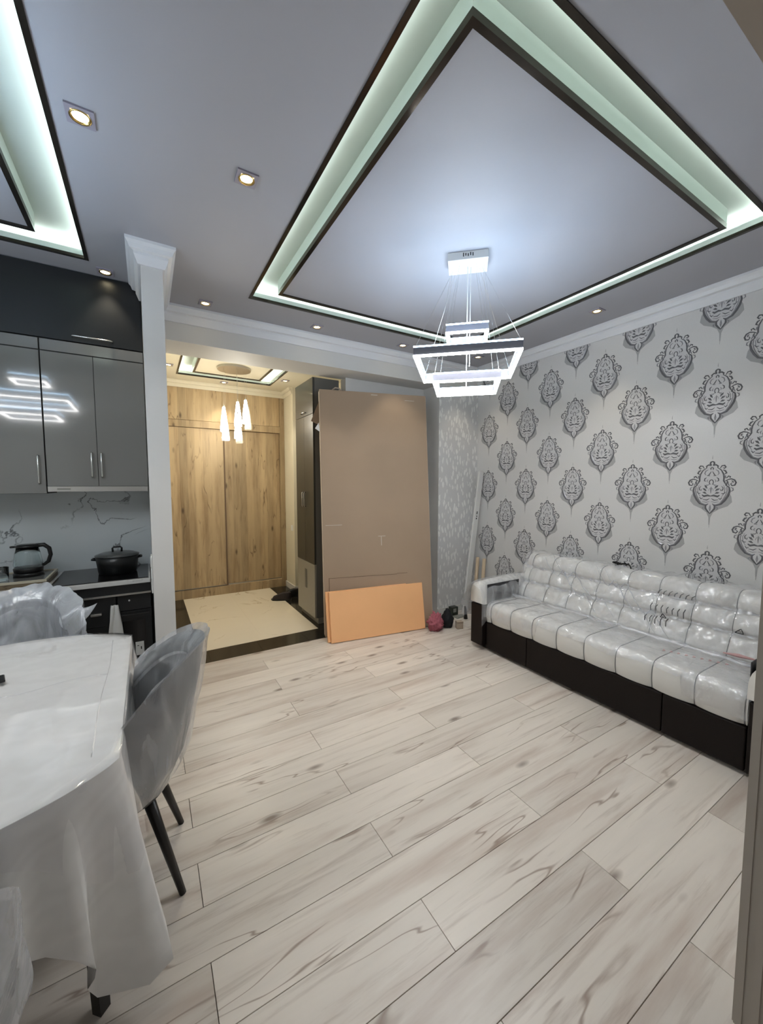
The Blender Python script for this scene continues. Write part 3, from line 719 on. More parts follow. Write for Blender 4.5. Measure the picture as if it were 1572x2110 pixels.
sw = MB().box(.0065, .0145, 2.83, 2.91, .86, 1.10, bevel=.002).build('switch_plate', M['white_plastic']); tag(sw, 'tall white switch plate on the kitchen side of the pillar', 'switch')
m = MB()
for i in range(3): m.box(.0035, .0065, 2.842, 2.898, .875 + i * .075, .935 + i * .075, bevel=.001)
m.build('rocker', M['white_plastic'], sw)

# ------------------------------------------------------------------ hall: wardrobe, cabinet, pendant, shoes
wd = thing('wardrobe', 'knotty oak sliding-door wardrobe filling the end of the hall', 'wardrobe', (.96, 5.9, 0))
m = MB(); m.box(.14, .232, 5.79, 6.34, 0, 2.82); m.box(1.722, 1.788, 5.79, 6.34, .0, 2.82); m.box(.232, 1.722, 6.30, 6.34, .12, 2.82); m.build('body', M['oak'], wd)
MB().box(.232, 1.722, 5.80, 6.29, .0, .118).build('plinth', M['oak'], wd)
MB().box(.234, .93, 5.800, 5.825, .135, 2.300, bevel=.002).build('sliding_door', M['oak'], wd)
MB().box(.94, 1.720, 5.836, 5.861, .135, 2.300, bevel=.002).build('sliding_door', M['oak'], wd)
MB().box(.931, .947, 5.792, 5.834, .13, 2.30).build('door_edge', M['card_dark'], wd)
MB().box(.232, 1.722, 5.83, 6.29, .1185, .134).build('track', M['steel'], wd)
MB().box(.232, 1.722, 5.788, 6.29, 2.305, 2.395, bevel=.002).build('rail', M['oak'], wd)
MB().box(.234, .93, 5.800, 5.82, 2.40, 2.817, bevel=.0015).build('top_door', M['oak'], wd)
MB().box(.932, 1.720, 5.800, 5.82, 2.40, 2.817, bevel=.0015).build('top_door', M['oak'], wd)
tc_ = thing('tall_cabinet', 'tall dark grey cabinet with taupe lower door between hall and cardboard', 'cabinet', (1.7, 4.27, 0))
MB().box(1.566, 1.85, 3.99, 4.55, .07, 2.685).build('body', M['dkgrey2'], tc_)
MB().box(1.585, 1.85, 4.0, 4.54, 0, .07).build('plinth', M['taupe'], tc_)
ld_ = MB().box(1.545, 1.565, 3.992, 4.548, .072, .668, bevel=.001).build('door', M['taupe'], tc_)
MB().box(1.541, 1.5455, 4.235, 4.295, .36, .58, bevel=.002).build('recessed_grip', M['dkgrey2'], ld_)
for a, b in ((3.992, 4.269), (4.271, 4.548)):
    d = MB().box(1.545, 1.565, a, b, .672, 2.306, bevel=.001).build('door', M['dkgrey'], tc_)
    hy = b - .03 if a < 4 else a + .03
    bar_handle(d, (1.545, hy, 1.30), (1.545, hy, 1.46), (-.022, 0, 0))
d = MB().box(1.545, 1.565, 3.992, 4.548, 2.310, 2.685, bevel=.001).build('door', M['dkgrey'], tc_)
bar_handle(d, (1.545, 4.21, 2.345), (1.545, 4.33, 2.345), (-.022, 0, 0))
# pendant
pd = thing('pendant_light', 'hall pendant with round canopy and lit crystal drops on wires', 'pendant lamp', (.93, 4.90, 0))
MB().lathe([(.185, HC - .018), (.187, HC - .004), (.187, HC + .002)], 40).build('canopy', M['steel'], pd, False, local=True)
drops = [(-.14, -.08, 2.44, 1), (-.10, .08, 2.36, 1), (.01, -.10, 2.51, 1), (-.005, -.16, 2.36, 1), (.12, .0, 2.56, 1), (.16, .08, 2.50, 0), (.05, .06, 2.33, 0)]
prof = [(.005, 0), (.014, -.012), (.019, -.05), (.029, -.12), (.037, -.19), (.043, -.26), (.042, -.285), (.030, -.276)]
on_me = MB().lathe(list(reversed(prof)), 14, cap=True).mesh('crystal_drop', M['drop'], True)
off_me = MB().lathe(list(reversed(prof)), 14, cap=True).mesh('crystal_drop', M['drop_dim'], True)
cap_me = MB().lathe([(.009, -.03), (.008, .01), (.003, .02)], 12).mesh('cap', M['steel'], True)
for x, y, z, on in drops:
    o = link('crystal_drop', on_me if on else off_me, pd, True, loc=(x, y, z))
    link('cap', cap_me, o, True)
    MB().tube([(x * .9, y * .9, HC - .018), (x, y, z + .018)], .0009, 5).build('wire', M['steel'], pd, local=True)
# switch plate and shoes in the hall
o = MB().box(1.783, 1.7895, 5.45, 5.53, .88, .96, bevel=.002).build('switch_plate', M['white_plastic']); tag(o, 'small white switch plate on the cream hall wall', 'switch')
MB().box(1.7805, 1.783, 5.465, 5.515, .895, .945, bevel=.001).build('rocker', M['white_plastic'], o)
def shoe(name, label, x, y, rz, mt):
    t = thing(name, label, 'shoe', (x, y, 0), rz, 'shoes in the hall')
    ol = [(-.13, -.035), (-.13, .035), (-.05, .032), (.05, .045), (.11, .038), (.14, .0), (.11, -.038), (.05, -.045), (-.05, -.032)]
    MB().prism(ol, .0005, .022).build('sole', M['black_plastic'], t, local=True)
    def up(u, v):
        a = 2 * math.pi * v; lx = .125 * math.cos(a); ly = (.036 + .008 * (lx > 0)) * math.sin(a)
        hgt = .085 - .35 * max(0, lx + .02); hgt = max(.04, hgt)
        k = 1 - .35 * u * u
        return Vector((lx * (1 - .25 * u * (lx > 0)), ly * k, .0225 + hgt * math.sin(u * math.pi / 2)))
    MB().grid(up, 6, 20, closed=True).__class__
    m = MB(); g = m.grid(up, 6, 20, closed=True); m.bm.faces.new(g[-1]); m.build('upper', mt, t, True, local=True)
shoe('shoe', 'dark brown shoe lying across the marble edge in the hall', 1.50, 5.10, R(150), M['brownshoe'])
shoe('shoe', 'black shoe pushed back behind the tall cabinet', 1.66, 5.20, R(165), M['black_plastic'])

# ------------------------------------------------------------------ cardboard pack and orange boards
def slab_frame(BL, BR, TL):
    BL, BR, TL = Vector(BL), Vector(BR), Vector(TL)
    u = (BR - BL).normalized(); v = (TL - BL); v = (v - u * v.dot(u)); h = v.length; v.normalize(); n = v.cross(u) * -1
    if n.y < 0: n = -n
    Mx = Matrix(((u.x, n.x, v.x, BL.x), (u.y, n.y, v.y, BL.y), (u.z, n.z, v.z, BL.z), (0, 0, 0, 1)))
    return Mx, (BR - BL).length, h
Mx, wl, hl = slab_frame((1.492, 3.585, .010), (2.63, 3.285, .010), (1.558, 3.84, 2.53))
cp = thing('cardboard_pack', 'tall flat brown cardboard pack leaning on the back wall', 'cardboard pack', (2.05, 3.46, 0))
MB().box(0, wl, 0, .045, 0, hl - .0, Mx, bevel=.004).build('panel', M['card'], cp)
MB().box(-.004, .012, .003, .042, .02, hl - .02, Mx).build('side_edge', M['card_edge'], cp)
MB().box(wl - .010, wl + .003, .003, .042, .02, hl - .02, Mx).build('side_edge', M['card_edge'], cp)
m = MB(); m.box(.05, .78, -.0012, .0, .585, .589, Mx); m.box(.05, .056, -.0012, 0, .02, .587, Mx); m.box(.78, .90, -.0012, 0, .592, .596, Mx); m.build('crease', M['card_dark'], cp)
for q in ((.03, .20, 1.125, 1.130), (.615, .622, .90, 1.0), (.585, .665, .995, 1.001), (.93, 1.04, hl - .068, hl - .063), (.55, .62, hl - .03, hl - .022)):
    MB().box(q[0], q[1], -.0015, 0, q[2], q[3], Mx).build('tape_strip', M['tape'], cp)
m = MB()
A = [Mx @ Vector(p) for p in ((-.002, .02, hl - .12), (-.002, .02, hl - .37), (-.08, .10, hl - .31))]
vs_ = [m.bm.verts.new(p) for p in A]; vb = [m.bm.verts.new(p + Vector((0, .004, 0))) for p in A]
m.bm.faces.new(vs_); m.bm.faces.new(list(reversed(vb)))
for i in range(3): m.bm.faces.new([vs_[i], vb[i], vb[(i + 1) % 3], vs_[(i + 1) % 3]])
m.build('torn_flap', M['card_dark'], cp)
m = MB(); m.prism([(0, 0), (-.05, .03), (-.01, .09)], 0, .004, 'xz'); o = m.build('torn_tape', M['white_plastic'], cp); o.location = Mx @ Vector((-.003, .012, hl - .44)); o.matrix_parent_inverse = Matrix.Translation(cp.location).inverted()
m = MB(); m.tube([Mx @ Vector((.14, .022, hl + .006)), Mx @ Vector((.17, .02, hl + .03)), Mx @ Vector((.21, .02, hl + .026)), Mx @ Vector((.23, .03, hl + .006))], .008, 6); m.build('packing_scrap', M['beige'], cp, True)
for i, (dx, dn, lb) in enumerate(((0, 0, 'front orange foam board leaning on the cardboard pack'), (-.022, .034, 'second orange foam board behind the front one'))):
    Mo, w2, h2 = slab_frame((1.487 + dx, 3.412 + dn, .0075), (2.515 + dx, 3.268 + dn, .0075), (1.487 + dx, 3.500 + dn, .487))
    def bumpy(mb, w, h):
        n = 18
        def f(u, v):
            c = Vector((u * w, 0, v * h)); k = noise.noise(Vector((u * 3.1 + i * 9, v * 2.3, 1.7))) * .006
            return Mo @ Vector((c.x, k if 0 < u < 1 and 0 < v < 1 else 0, c.z))
        def g(u, v): return f(u, v) + (Mo.to_3x3() @ Vector((0, .026, 0)))
        A = mb.grid(f, n, 8); B = mb.grid(g, n, 8)
        rim = lambda G: [G[a][0] for a in range(n + 1)] + [G[n][b] for b in range(1, 9)] + [G[a][8] for a in range(n - 1, -1, -1)] + [G[0][b] for b in range(7, 0, -1)]
        ra, rb = rim(A), rim(B)
        for k in range(len(ra)): mb.bm.faces.new([ra[k], rb[k], rb[(k + 1) % len(ra)], ra[(k + 1) % len(ra)]])
    m = MB(); bumpy(m, w2, h2); o = softnormals(m.build('foam_board', M['orange'])); tag(o, lb, 'foam board', 'orange foam boards')

# ------------------------------------------------------------------ things in the corner
def lump(name, c, rx, ry, rz, amp, freq, mt, seed, sharp=1.0, nu=26, nv=40):
    def f(u, v):
        th = math.pi * u; ph = 2 * math.pi * v
        d = Vector((math.sin(th) * math.cos(ph), math.sin(th) * math.sin(ph), -math.cos(th)))
        k = 1 + amp * (abs(noise.noise(d * freq + Vector((seed, 0, 0)))) * 2 - .6) + amp * .5 * noise.noise(d * freq * 2.3 + Vector((0, seed, 0)))
        z = d.z * rz * k
        p = Vector((d.x * rx * k, d.y * ry * k, z))
        if z > 0 and sharp != 1: p.x *= (1 - (z / rz) * (1 - sharp)); p.y *= (1 - (z / rz) * (1 - sharp))
        p.z = max(p.z, -rz * .8)
        return p + Vector((c[0], c[1], c[2] + rz * .8))
    m = MB(); m.grid(f, nu, nv, closed=True); bmesh.ops.remove_doubles(m.bm, verts=m.bm.verts, dist=1e-6)
    return m.build(name, mt, None, True)
tag(lump('cloth_bundle', (2.585, 3.185, .0), .085, .075, .098, .42, 5.5, M['pink'], 3), 'crumpled pink cloth bundle beside the orange foam board', 'cloth')
tag(lump('bag', (2.755, 3.195, 0), .070, .07, .115, .14, 2.2, M['blackcloth'], 8, .45), 'black cloth bag next to the pink bundle', 'bag')
bx_ = thing('paper_box', 'small beige paper box on the floor beside the black bag', 'box', (2.842, 3.10, 0), R(-20))
MB().box(-.035, .035, -.03, .03, .0005, .078, bevel=.002).build('body', M['beige'], bx_, local=True)
m = MB(); m.box(-.036, .036, -.031, -.002, .0785, .081, Matrix.Rotation(R(5), 4, 'X')); m.build('lid_flap', M['beige'], bx_, local=True)
gb = thing('small_box', 'little dark green box with grey lid leaning against the leaf wallpaper', 'box', (3.08, 3.46, 0))
MB().box(3.035, 3.125, 3.43, 3.50, .0005, .10, bevel=.002).build('body', M['greenbox'], gb)
MB().box(3.050, 3.095, 3.4285, 3.4298, .04, .085).build('label', M['greycard'], gb)
MB().box(3.02, 3.16, 3.33, 3.415, .0005, .010).build('lid', M['greycard'], gb)
m = MB(); m.tube([(3.105, 3.28, .002), (3.11, 3.285, .06), (3.115, 3.30, .14)], [.024, .016, .012], 10); o = m.build('brush', M['black_plastic'], None, True); tag(o, 'slim black brush standing on end beside the sofa arm', 'brush')
# long white strip and wooden sticks leaning in the corner
st = thing('white_strip', 'long white strip leaning upright in the wallpaper corner', 'strip', (3.24, 3.44, 0))
lean = lambda z: 3.205 + .235 * z / 1.70
MB().prism([(lean(0), .004), (lean(0) + .068, .0), (lean(1.7) + .066, 1.70), (lean(1.7), 1.704)], 3.43, 3.454, 'xz').build('body', M['white_plastic'], st)
for z0, z1, dx in ((1.13, 1.15, .026), (1.16, 1.175, .028), (1.19, 1.225, .026)):
    MB().prism([(lean(z0) + dx, z0), (lean(z0) + dx + .014, z0), (lean(z1) + dx + .014, z1), (lean(z1) + dx, z1)], 3.4285, 3.4299, 'xz').build('printed_mark', M['print'], st)
for i, (a, b) in enumerate((((3.36, 3.30, .01), (3.468, 3.36, .655)), ((3.30, 3.36, .01), (3.447, 3.445, .66)))):
    o = MB().tube([a, b], .021, 12).build('wooden_stick', M['woodstick'], None, True); tag(o, ('pale wooden stick leaning on the damask wall behind the sofa arm', 'wooden stick standing between the white strip and the other stick')[i], 'stick', 'sticks in the corner')

# ------------------------------------------------------------------ sofa
sf = thing('sofa', 'cream channel-tufted sofa on a dark brown leather base, wrapped in plastic', 'sofa', (3.05, 1.6, 0))
Y0s, Y1s = .70, 2.54
for a, b in ((Y0s, 1.09), (1.094, 2.09), (2.094, Y1s)):
    MB().box(2.665, 2.70, a, b, .025, .268, bevel=.006).build('base_panel', M['leather'], sf)
MB().box(2.70, 3.42, Y0s, Y1s, .025, .262).build('base', M['leather'], sf)
for x in (2.74, 3.36):
    for y in (.62, 2.6): MB().box(x - .03, x + .03, y - .03, y + .03, .0, .044).build('foot', M['black_plastic'], sf)
pitch = .2225; ystart = 2.4925
def seg(y):
    s = ((ystart - y) / pitch) % 1.0
    return s
def puff(s, p=.38): return (max(0.0, math.sin(math.pi * s))) ** p
# seat profile from under the front lip up and back
seatp = [(2.672, .272), (2.660, .33), (2.662, .40), (2.685, .445), (2.74, .462), (2.86, .463), (2.98, .462), (3.10, .460), (3.16, .455)]
backp = [(3.14, .44), (3.10, .47), (3.115, .52), (3.145, .575), (3.18, .60), (3.17, .63), (3.185, .68), (3.215, .725), (3.235, .735), (3.225, .76), (3.235, .81), (3.27, .855), (3.33, .872), (3.39, .855), (3.41, .80), (3.415, .5)]
def prof_at(P, t):
    n = len(P) - 1; k = min(int(t * n), n - 1); f = t * n - k
    p0, p1, p2, p3 = (Vector(P[max(k - 1, 0)]), Vector(P[k]), Vector(P[k + 1]), Vector(P[min(k + 2, n)]))
    q = .5 * ((2 * p1) + (p2 - p0) * f + (2 * p0 - 5 * p1 + 4 * p2 - p3) * f * f + (3 * p1 - p0 - 3 * p2 + p3) * f ** 3)
    d = prof_at_d(P, t)
    return q, Vector((-d.y, d.x))
def prof_at_d(P, t):
    n = len(P) - 1; k = min(int(t * n), n - 1)
    d = Vector(P[k + 1]) - Vector(P[k]); return d.normalized()
def channel(P, depth, off=0, rise=0):
    def f(u, v):
        y = Y0s + (Y1s - Y0s) * v
        q, nn = prof_at(P, u)
        k = depth * (puff(seg(y)) - 1) + off
        return Vector((q.x + nn.x * k, y, q.y + nn.y * k))
    return f
m = MB(); m.grid(channel(seatp, .020), 40, 232); softnormals(m.build('seat_cushion', M['cream'], sf), 60)
m = MB(); m.grid(channel(backp, .022), 75, 232); softnormals(m.build('backrest', M['cream'], sf), 60)
m = MB(); m.box(2.72, 3.40, Y0s, Y1s, .263, .42); m.box(3.25, 3.41, Y0s + .01, Y1s - .01, .42, .80); m.build('core', M['cream'], sf)
m = MB(); y = ystart
while y > Y0s:
    if y < Y1s:
        m.tube([Vector((*(lambda q: (q[0].x - q[1].x * .012, y, q[0].y - q[1].y * .012))(prof_at(seatp, t / 30)),)) for t in range(0, 31)], .0028, 5)
        m.tube([Vector((*(lambda q: (q[0].x - q[1].x * .014, y, q[0].y - q[1].y * .014))(prof_at(backp, t / 60)),)) for t in range(2, 52)], .0028, 5)
    y -= pitch
m.build('piping', M['seam'], sf, True)
def arm(ya, yb, inner_face):
    m = MB(); m.box(2.625, 3.42, ya, yb, .045, .43, bevel=.006); m.build('arm_base', M['leather'], sf)
    def f(u, v):
        a = math.pi * v; yc = (ya + yb) / 2; hw = (yb - ya) / 2 + .012
        x = 2.63 + .79 * u
        top = .635 + .02 * math.sin(u * math.pi)
        yy = yc + hw * math.cos(a); z = .44 + (top - .44) * math.sin(a) ** .55
        return Vector((x, yy, z))
    mm = MB(); g = mm.grid(f, 14, 16); mm.bm.faces.new(g[0]); mm.bm.faces.new(list(reversed(g[-1]))); mm.build('arm_pad', M['cream'], sf, True)
    yi = ya - .016 if inner_face < 0 else yb + .016
    MB().box(2.67, 3.10, min(yi, yi - .006 * inner_face), max(yi, yi - .006 * inner_face), .44, .625, bevel=.002).build('arm_inner_panel', M['leather_grey'], sf)
arm(2.555, 2.70, -1); arm(.53, .685, 1)

# plastic film over seat, back and arm
fm = thing('plastic_film', 'wrinkled clear plastic film draped over the sofa seat and back', 'plastic film', (3.05, 1.6, .28))
def wr(p, a, f): return a * noise.noise(p * f) + a * .6 * abs(noise.noise(p * f * 2.1 + Vector((7, 3, 1)))) - a * .2
def filmsurf(P, off, amp, t0=0, t1=1, hem=0):
    def f(u, v):
        y = Y0s - .02 + (Y1s - Y0s + .05) * v
        h = 0
        if hem: h = hem * (.5 + .5 * noise.noise(Vector((0, y * 3.1, 2.0)))) + (.10 if 1.0 < y < 2.0 else 0) * hem / .12
        t = t0 + h * (1 - u) + (t1 - t0) * u; t = min(max(t, 0), 1)
        q, nn = prof_at(P, t)
        p = Vector((q.x, y, q.y)); k = off + abs(wr(Vector((p.x * .8 + p.z, y * 1.0 + (p.z) * .8, p.z)), amp, 9))
        return Vector((q.x + nn.x * k, y, q.y + nn.y * k))
    return f
m = MB(); m.grid(filmsurf(seatp, .006, .016, .0, 1, .20), 30, 170); softnormals(m.build('seat_film', M['film'], fm), 75)
m = MB(); m.grid(filmsurf(backp, .010, .034, .07, .85), 44, 170); softnormals(m.build('back_film', M['film'], fm), 75)
# loose twisted fold running along the crease between seat and back
m = MB()
for i in range(3):
    pts = [Vector((3.02 - .035 * i + .03 * noise.noise(Vector((t * .4, i, 0))), 2.50 - 1.75 * t / 24, .485 + .012 * i + .02 * noise.noise(Vector((t * .5, i + 4, 1))))) for t in range(25)]
    m.tube(pts, [.008 + .006 * abs(noise.noise(Vector((t * .7, i, 5)))) for t in range(25)], 6)
m.build('film_fold', M['film'], fm, True)
def armfilm(u, v):
    a = math.pi * (v * 1.1 - .05); yc = 2.628; hw = .10
    x = 2.60 + .80 * u
    yy = yc + hw * math.cos(a); z = .45 + .20 * max(0, math.sin(a)) ** .6
    if v < .06: z = .45 - (.06 - v) * 2.0
    if v > .94: z = .45 - (v - .94) * 2.6; yy -= .0
    p = Vector((x, yy, z)); k = abs(wr(p, .022, 8))
    out = Vector((0, math.cos(a), math.sin(a)))
    p = p + out * (.006 + k)
    if u < .08: p.z -= (.08 - u) * .6; p.x -= .02
    if v < .2 and u < .35: p.y += .10 * (1 - v / .2) * (1 - u / .35); p.z -= .06 * (1 - v / .2)
    return p
m = MB(); m.grid(armfilm, 30, 40); softnormals(m.build('arm_film', M['film2'], fm), 75)
for ya, yb, ta, tb in ((2.36, 1.75, .72, .10), (2.28, 1.62, .74, .12), (1.86, 1.32, .72, .08), (1.78, 1.22, .70, .06)):
    m = MB(); pts = []
    for i in range(21):
        k = i / 20; q, nn = prof_at(backp, ta + (tb - ta) * k); y = ya + (yb - ya) * k + .006 * noise.noise(Vector((k * 2, ya, 2)))
        lf = .030 + .02 * math.sin(math.pi * k); pts.append((q.x + nn.x * lf, y, q.y + nn.y * lf))
    m.tube(pts, [.0008 + .0022 * math.sin(math.pi * i / 20) for i in range(21)], 5); m.build('film_fold', M['film3'], fm, True)
# printed marks on the film
def onback(t, y, lift=.05):
    q, nn = prof_at(backp, t); return Vector((q.x + nn.x * lift, y, q.y + nn.y * lift)), Vector((nn.x, 0, nn.y))
def tri(y, t, s):
    c, nn = onback(t, y); m = MB(); up = Vector((-nn.z, 0, nn.x)); up = up if up.z > 0 else -up
    P = [c + Vector((0, -s * math.cos(a), 0)) + up * s * math.sin(a) for a in (R(90), R(210), R(330))]
    for i in range(3): m.tube([P[i], P[(i + 1) % 3]], .0028, 5)
    m.tube([c + Vector((0, .007, 0)), c - Vector((0, .007, 0))], .002, 5)
    m.build('recycling_mark', M['print'], fm)
tri(1.30, .33, .021); tri(.885, .24, .024)
m = MB()
for r_, (t, n_) in enumerate(((.47, 7), (.36, 7), (.18, 5))):
    for i in range(n_):
        y = 1.36 - .034 * i + .02 * r_; c, nn = onback(t, y, .047); up = Vector((-nn.z, 0, nn.x)); up = up if up.z > 0 else -up
        l = .022 + .012 * random.random()
        m.tube([c - up * l, c + up * l * .2 + Vector((0, .006, 0)), c + up * l + Vector((0, -.003, 0))], .0032, 4)
m.build('faded_lettering', M['seamprint'], fm)['kind'] = 'stuff'
m = MB()
for i in range(9): m.tube([(2.80 + .012 * i, 1.16 - .036 * i, .487), (2.815 + .012 * i, 1.15 - .036 * i, .487), (2.825 + .012 * i, 1.165 - .036 * i, .487)], .0022, 4)
m.tube([(3.04, .93, .505), (3.06, .86, .507), (3.07, .78, .507)], [.004, .012, .004], 6)
m.build('red_lettering', M['redprint'], fm)
m = MB()
pts = [Vector((3.30 + .05 * noise.noise(Vector((i * .55, 0, 3))), 1.76 - .10 * (i / 26) + .05 * noise.noise(Vector((i * .5, 9, 0))), .905 + .02 * noise.noise(Vector((0, i * .6, 2))))) for i in range(27)]
m.tube(pts, .0055, 6); m.tube([(3.30, 1.655, .895), (3.29, 1.63, .915), (3.28, 1.61, .895), (3.27, 1.60, .883)], .006, 6)
o = m.build('strap', M['black_plastic'], None, True); tag(o, 'tangled black strap lying on top of the sofa back', 'strap')

# ------------------------------------------------------------------ dining table, cloth, vinyl
TZ = .755
tcx, tcy = -.555, 1.86
def outline(n=160):
    """boat-shaped top: long straight sides, bowed ends"""
    hx, hy, bow = .458, .535, .185
    pts = []
    k = n // 4
    for i in range(k): pts.append((hx, -hy + 2 * hy * i / k))
    for i in range(k):
        t = i / k; x = hx - 2 * hx * t; pts.append((x, hy + bow * (1 - (x / hx) ** 2) ** .8))
    for i in range(k): pts.append((-hx, hy - 2 * hy * i / k))
    for i in range(k):
        t = i / k; x = -hx + 2 * hx * t; pts.append((x, -hy - bow * (1 - (x / hx) ** 2) ** .8))
    return pts
OL = outline()
tb = thing('dining_table', 'dining table with dark legs hidden under a white cloth', 'table', (tcx, tcy, 0))
MB().prism([(a * .985, b * .985) for a, b in OL[::2]], .715, .742).build('table_top', M['blackwood'], tb, local=True)
for sx in (-1, 1):
    for sy in (-1, 1):
        MB().tube([(sx * .36, sy * .50, .715), (sx * .385, sy * .535, .0)], [.034, .022], 4).build('leg', M['blackwood'], tb, local=True)
def drape(name, mt, lift, drop_mid, drop_cor, foldn, foldamp, flare, rows=26, cor_bias=0, hemwave=.02, inner=True, yseed=0):
    m = MB(); n = len(OL)
    def edge(v):
        i = int(round(v * n)) % n; return Vector((OL[i][0], OL[i][1], 0)), i
    def f(u, v):
        e, i = edge(v)
        a = Vector(OL[(i + 1) % n]) - Vector(OL[(i - 1) % n]); a.normalize(); nn = Vector((a.y, -a.x, 0))
        # corner weight
        cw = max(math.exp(-((abs(e.x) - .458) / .16) ** 2) * math.exp(-((abs(e.y) - .57) / .15) ** 2), 0)
        cdir = Vector((math.copysign(1, e.x), math.copysign(.9, e.y), 0)).normalized()
        nn = (nn * (1 - cw) + cdir * cw).normalized()
        top = TZ + lift
        if u < .35:
            k = u / .35
            return Vector((e.x * k, e.y * k, top + (.0035 * noise.noise(Vector((e.x * k * 5, e.y * k * 5, yseed + 1))))))
        d = ((u - .35) / .65) ** 1.5
        D = drop_mid + (drop_cor - drop_mid) * cw + hemwave * math.sin(v * 61)
        s = v * foldn * 2 * math.pi
        side = math.exp(-((abs(e.y) - .50) / .075) ** 2) * (abs(e.x) > .45)
        out = .004 * min(1, d * 8) + d ** 1.2 * flare * (.10 + .08 * cw + .85 * side) + foldamp * d * math.sin(s + 1.3 * math.sin(s * .31 + yseed)) * (.35 + cw)
        tang = Vector((nn.y, -nn.x, 0)) * (foldamp * .6 * d * math.cos(s * .9))
        dd = D * d; zz = top - (dd - .004 if dd > .008 else dd * dd / .016)
        return e + nn * (out + lift) + tang + Vector((0, 0, zz))
    m.grid(f, rows + 14, n, closed=True)
    bmesh.ops.remove_doubles(m.bm, verts=m.bm.verts, dist=1e-5)
    o = m.build(name, mt, None, True); o.location = (tcx, tcy, 0)
    return o
o = drape('tablecloth', M['cloth'], 0, .262, .70, 27, .040, .10); tag(o, 'long white jacquard tablecloth with deep folds over the dining table', 'tablecloth')
o = drape('vinyl_cover', M['vinyl'], .005, .07, .36, 7, .010, .07, hemwave=.010, yseed=5); tag(o, 'clear glossy vinyl sheet laid over the white tablecloth', 'vinyl cover')
for pts in ([(.385, -.50 + .04 * i, TZ + .0055 + .0006 * math.sin(i * 1.7)) for i in range(26)], [(.385 - .03 * i, .08 + .02 * math.sin(i * .5), TZ + .0055) for i in range(24)]):
    MB().tube([(a + .004 * math.sin(b * 9), b, c) for a, b, c in pts], .0016, 5).build('fold_crease', M['vinyl'], o, True, local=True)
ph = thing('phone', 'black phone lying on the vinyl table cover', 'phone', (-.575, 2.07, TZ + .012), R(15))
MB().box(-.06, .06, -.035, .035, .0, .009, bevel=.003).build('body', M['black_plastic'], ph, local=True)
MB().box(-.056, .056, -.031, .031, .009, .0096).build('screen', M['glass_black'], ph, local=True)

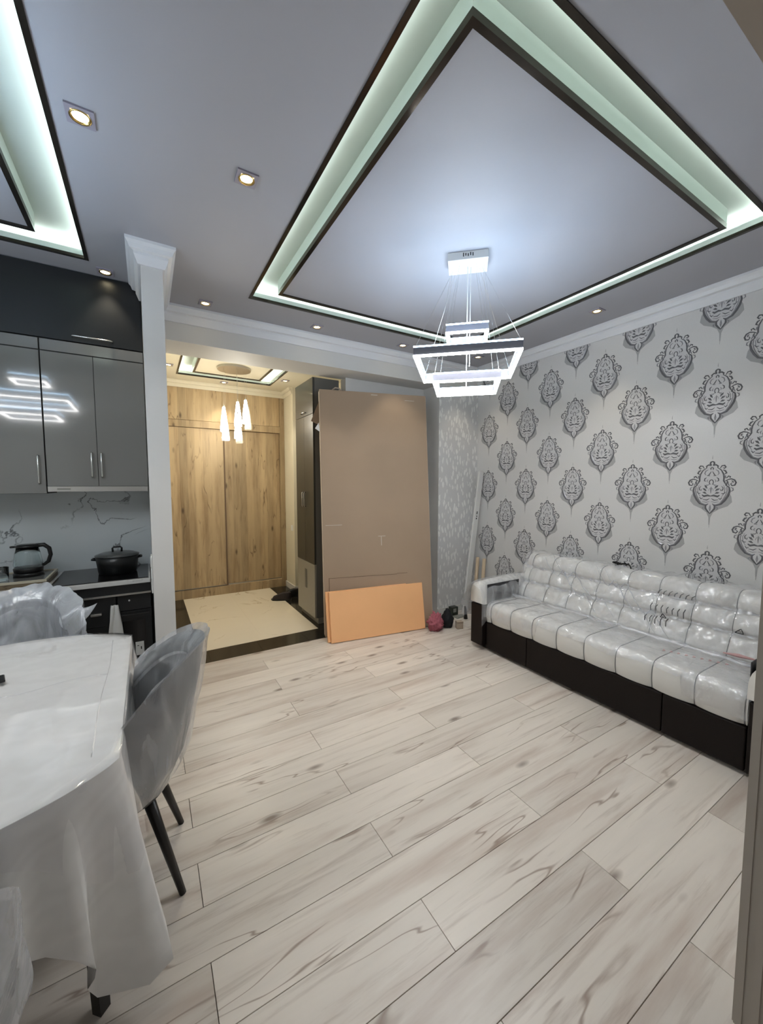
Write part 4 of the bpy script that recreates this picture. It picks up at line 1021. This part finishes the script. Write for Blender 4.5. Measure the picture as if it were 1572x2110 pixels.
# ------------------------------------------------------------------ dining chairs
def make_chair(label, loc, rz, seed, bag):
    t = thing('dining_chair', label, 'chair', loc, rz, 'grey dining chairs around the table')
    # local: chair faces -X, back towards +X, origin on the floor under the seat centre
    def shell(u, v, off, z0=.40):
        a = R(-84 + 168 * v)
        ca, sa = math.cos(a), math.sin(a)
        wing = (1 - ca) / (1 - math.cos(R(84)))
        ztop = .905 - .19 * wing ** 1.5
        z = z0 + (ztop - z0) * u
        lean = .085 * ((z - .40) / .5) * max(0, ca + .25)
        rx, ry = .185 + off, .240 + off
        pinch = 1 - .16 * max(0, (.52 - z) / .12)
        zr = z + (off if u > .9 else 0)
        rnd = 1 - .10 * max(0, u - .75) / .25 * (1 - wing)
        return Vector((ca * rx * pinch + lean, sa * ry * pinch * rnd, zr))
    m = MB(); A = m.grid(lambda u, v: shell(u, v, .022), 22, 44); B = m.grid(lambda u, v: shell(u, v, -.022), 22, 44)
    for i in range(44): m.bm.faces.new([A[22][i], A[22][i + 1], B[22][i + 1], B[22][i]]); m.bm.faces.new([A[0][i + 1], A[0][i], B[0][i], B[0][i + 1]])
    for i in range(22): m.bm.faces.new([A[i][0], A[i + 1][0], B[i + 1][0], B[i][0]]); m.bm.faces.new([A[i + 1][44], A[i][44], B[i][44], B[i + 1][44]])
    softnormals(m.build('back_shell', M['velvet'], t, local=True), 70)
    m = MB(); m.lathe([(.10, .395), (.215, .40), (.235, .43), (.230, .465), (.19, .485), (.05, .49)], 32, (-.045, 0, 0), sx=1.02, sy=.93); m.build('seat', M['velvet'], t, True, local=True)
    MB().lathe([(.20, .375), (.205, .394)], 28, (-.03, 0, 0)).build('seat_frame', M['blackwood'], t, local=True)
    for sx in (-1, 1):
        for sy in (-1, 1):
            MB().tube([(-.03 + sx * .125, sy * .12, .39), (-.03 + sx * (.23 if sx > 0 else .20), sy * .175, .0)], [.021, .012], 10).build('leg', M['blackwood'], t, True, local=True)
    # plastic bag pulled over the back
    def bagf(u, v, o):
        p = shell(min(u, 1), v, o, .42)
        k = abs(noise.noise(Vector((p.x * 7 + seed, p.y * 7, p.z * 3.5)))) * bag + abs(noise.noise(Vector((p.x * 16, p.y * 16 + seed, p.z * 7)))) * bag * .5
        d = Vector((p.x, p.y, 0)).normalized() * (1 if o > 0 else -1)
        return p + d * k + Vector((0, 0, .010 + k * .5 if u > .95 else 0))
    m = MB(); A = m.grid(lambda u, v: bagf(u, v, .032), 26, 54); B = m.grid(lambda u, v: bagf(u, v, -.030), 26, 54)
    for i in range(54): m.bm.faces.new([A[26][i], A[26][i + 1], B[26][i + 1], B[26][i]])
    for i in range(26): m.bm.faces.new([A[i][0], A[i + 1][0], B[i + 1][0], B[i][0]]); m.bm.faces.new([A[i + 1][54], A[i][54], B[i][54], B[i + 1][54]])
    if seed == 2:   # knotted corner of the bag standing off
        m.grid(lambda u, v: Vector((.13 + .03 * math.cos(6.28 * v) * (1 - u), -.20 - .13 * u - .05 * (1 - u) * math.sin(6.28 * v), .78 + .07 * u * u + .06 * (1 - u) * math.cos(6.28 * v))), 8, 14, closed=True)
    bo = softnormals(m.build('plastic_cover', M['film3'] if seed > 1 else M['film2'], t, local=True), 75)
    return t
make_chair('grey tub chair in a plastic cover at the open side of the table', (-.128, 1.755, 0), R(-3), 1, .020)
make_chair('grey chair in a loose plastic bag between table and kitchen drawers', (-.605, 2.68, 0), R(90), 2, .050)
make_chair('plastic-covered grey chair at the table end by the doorway', (-.515, 1.02, 0), R(-90), 3, .022)
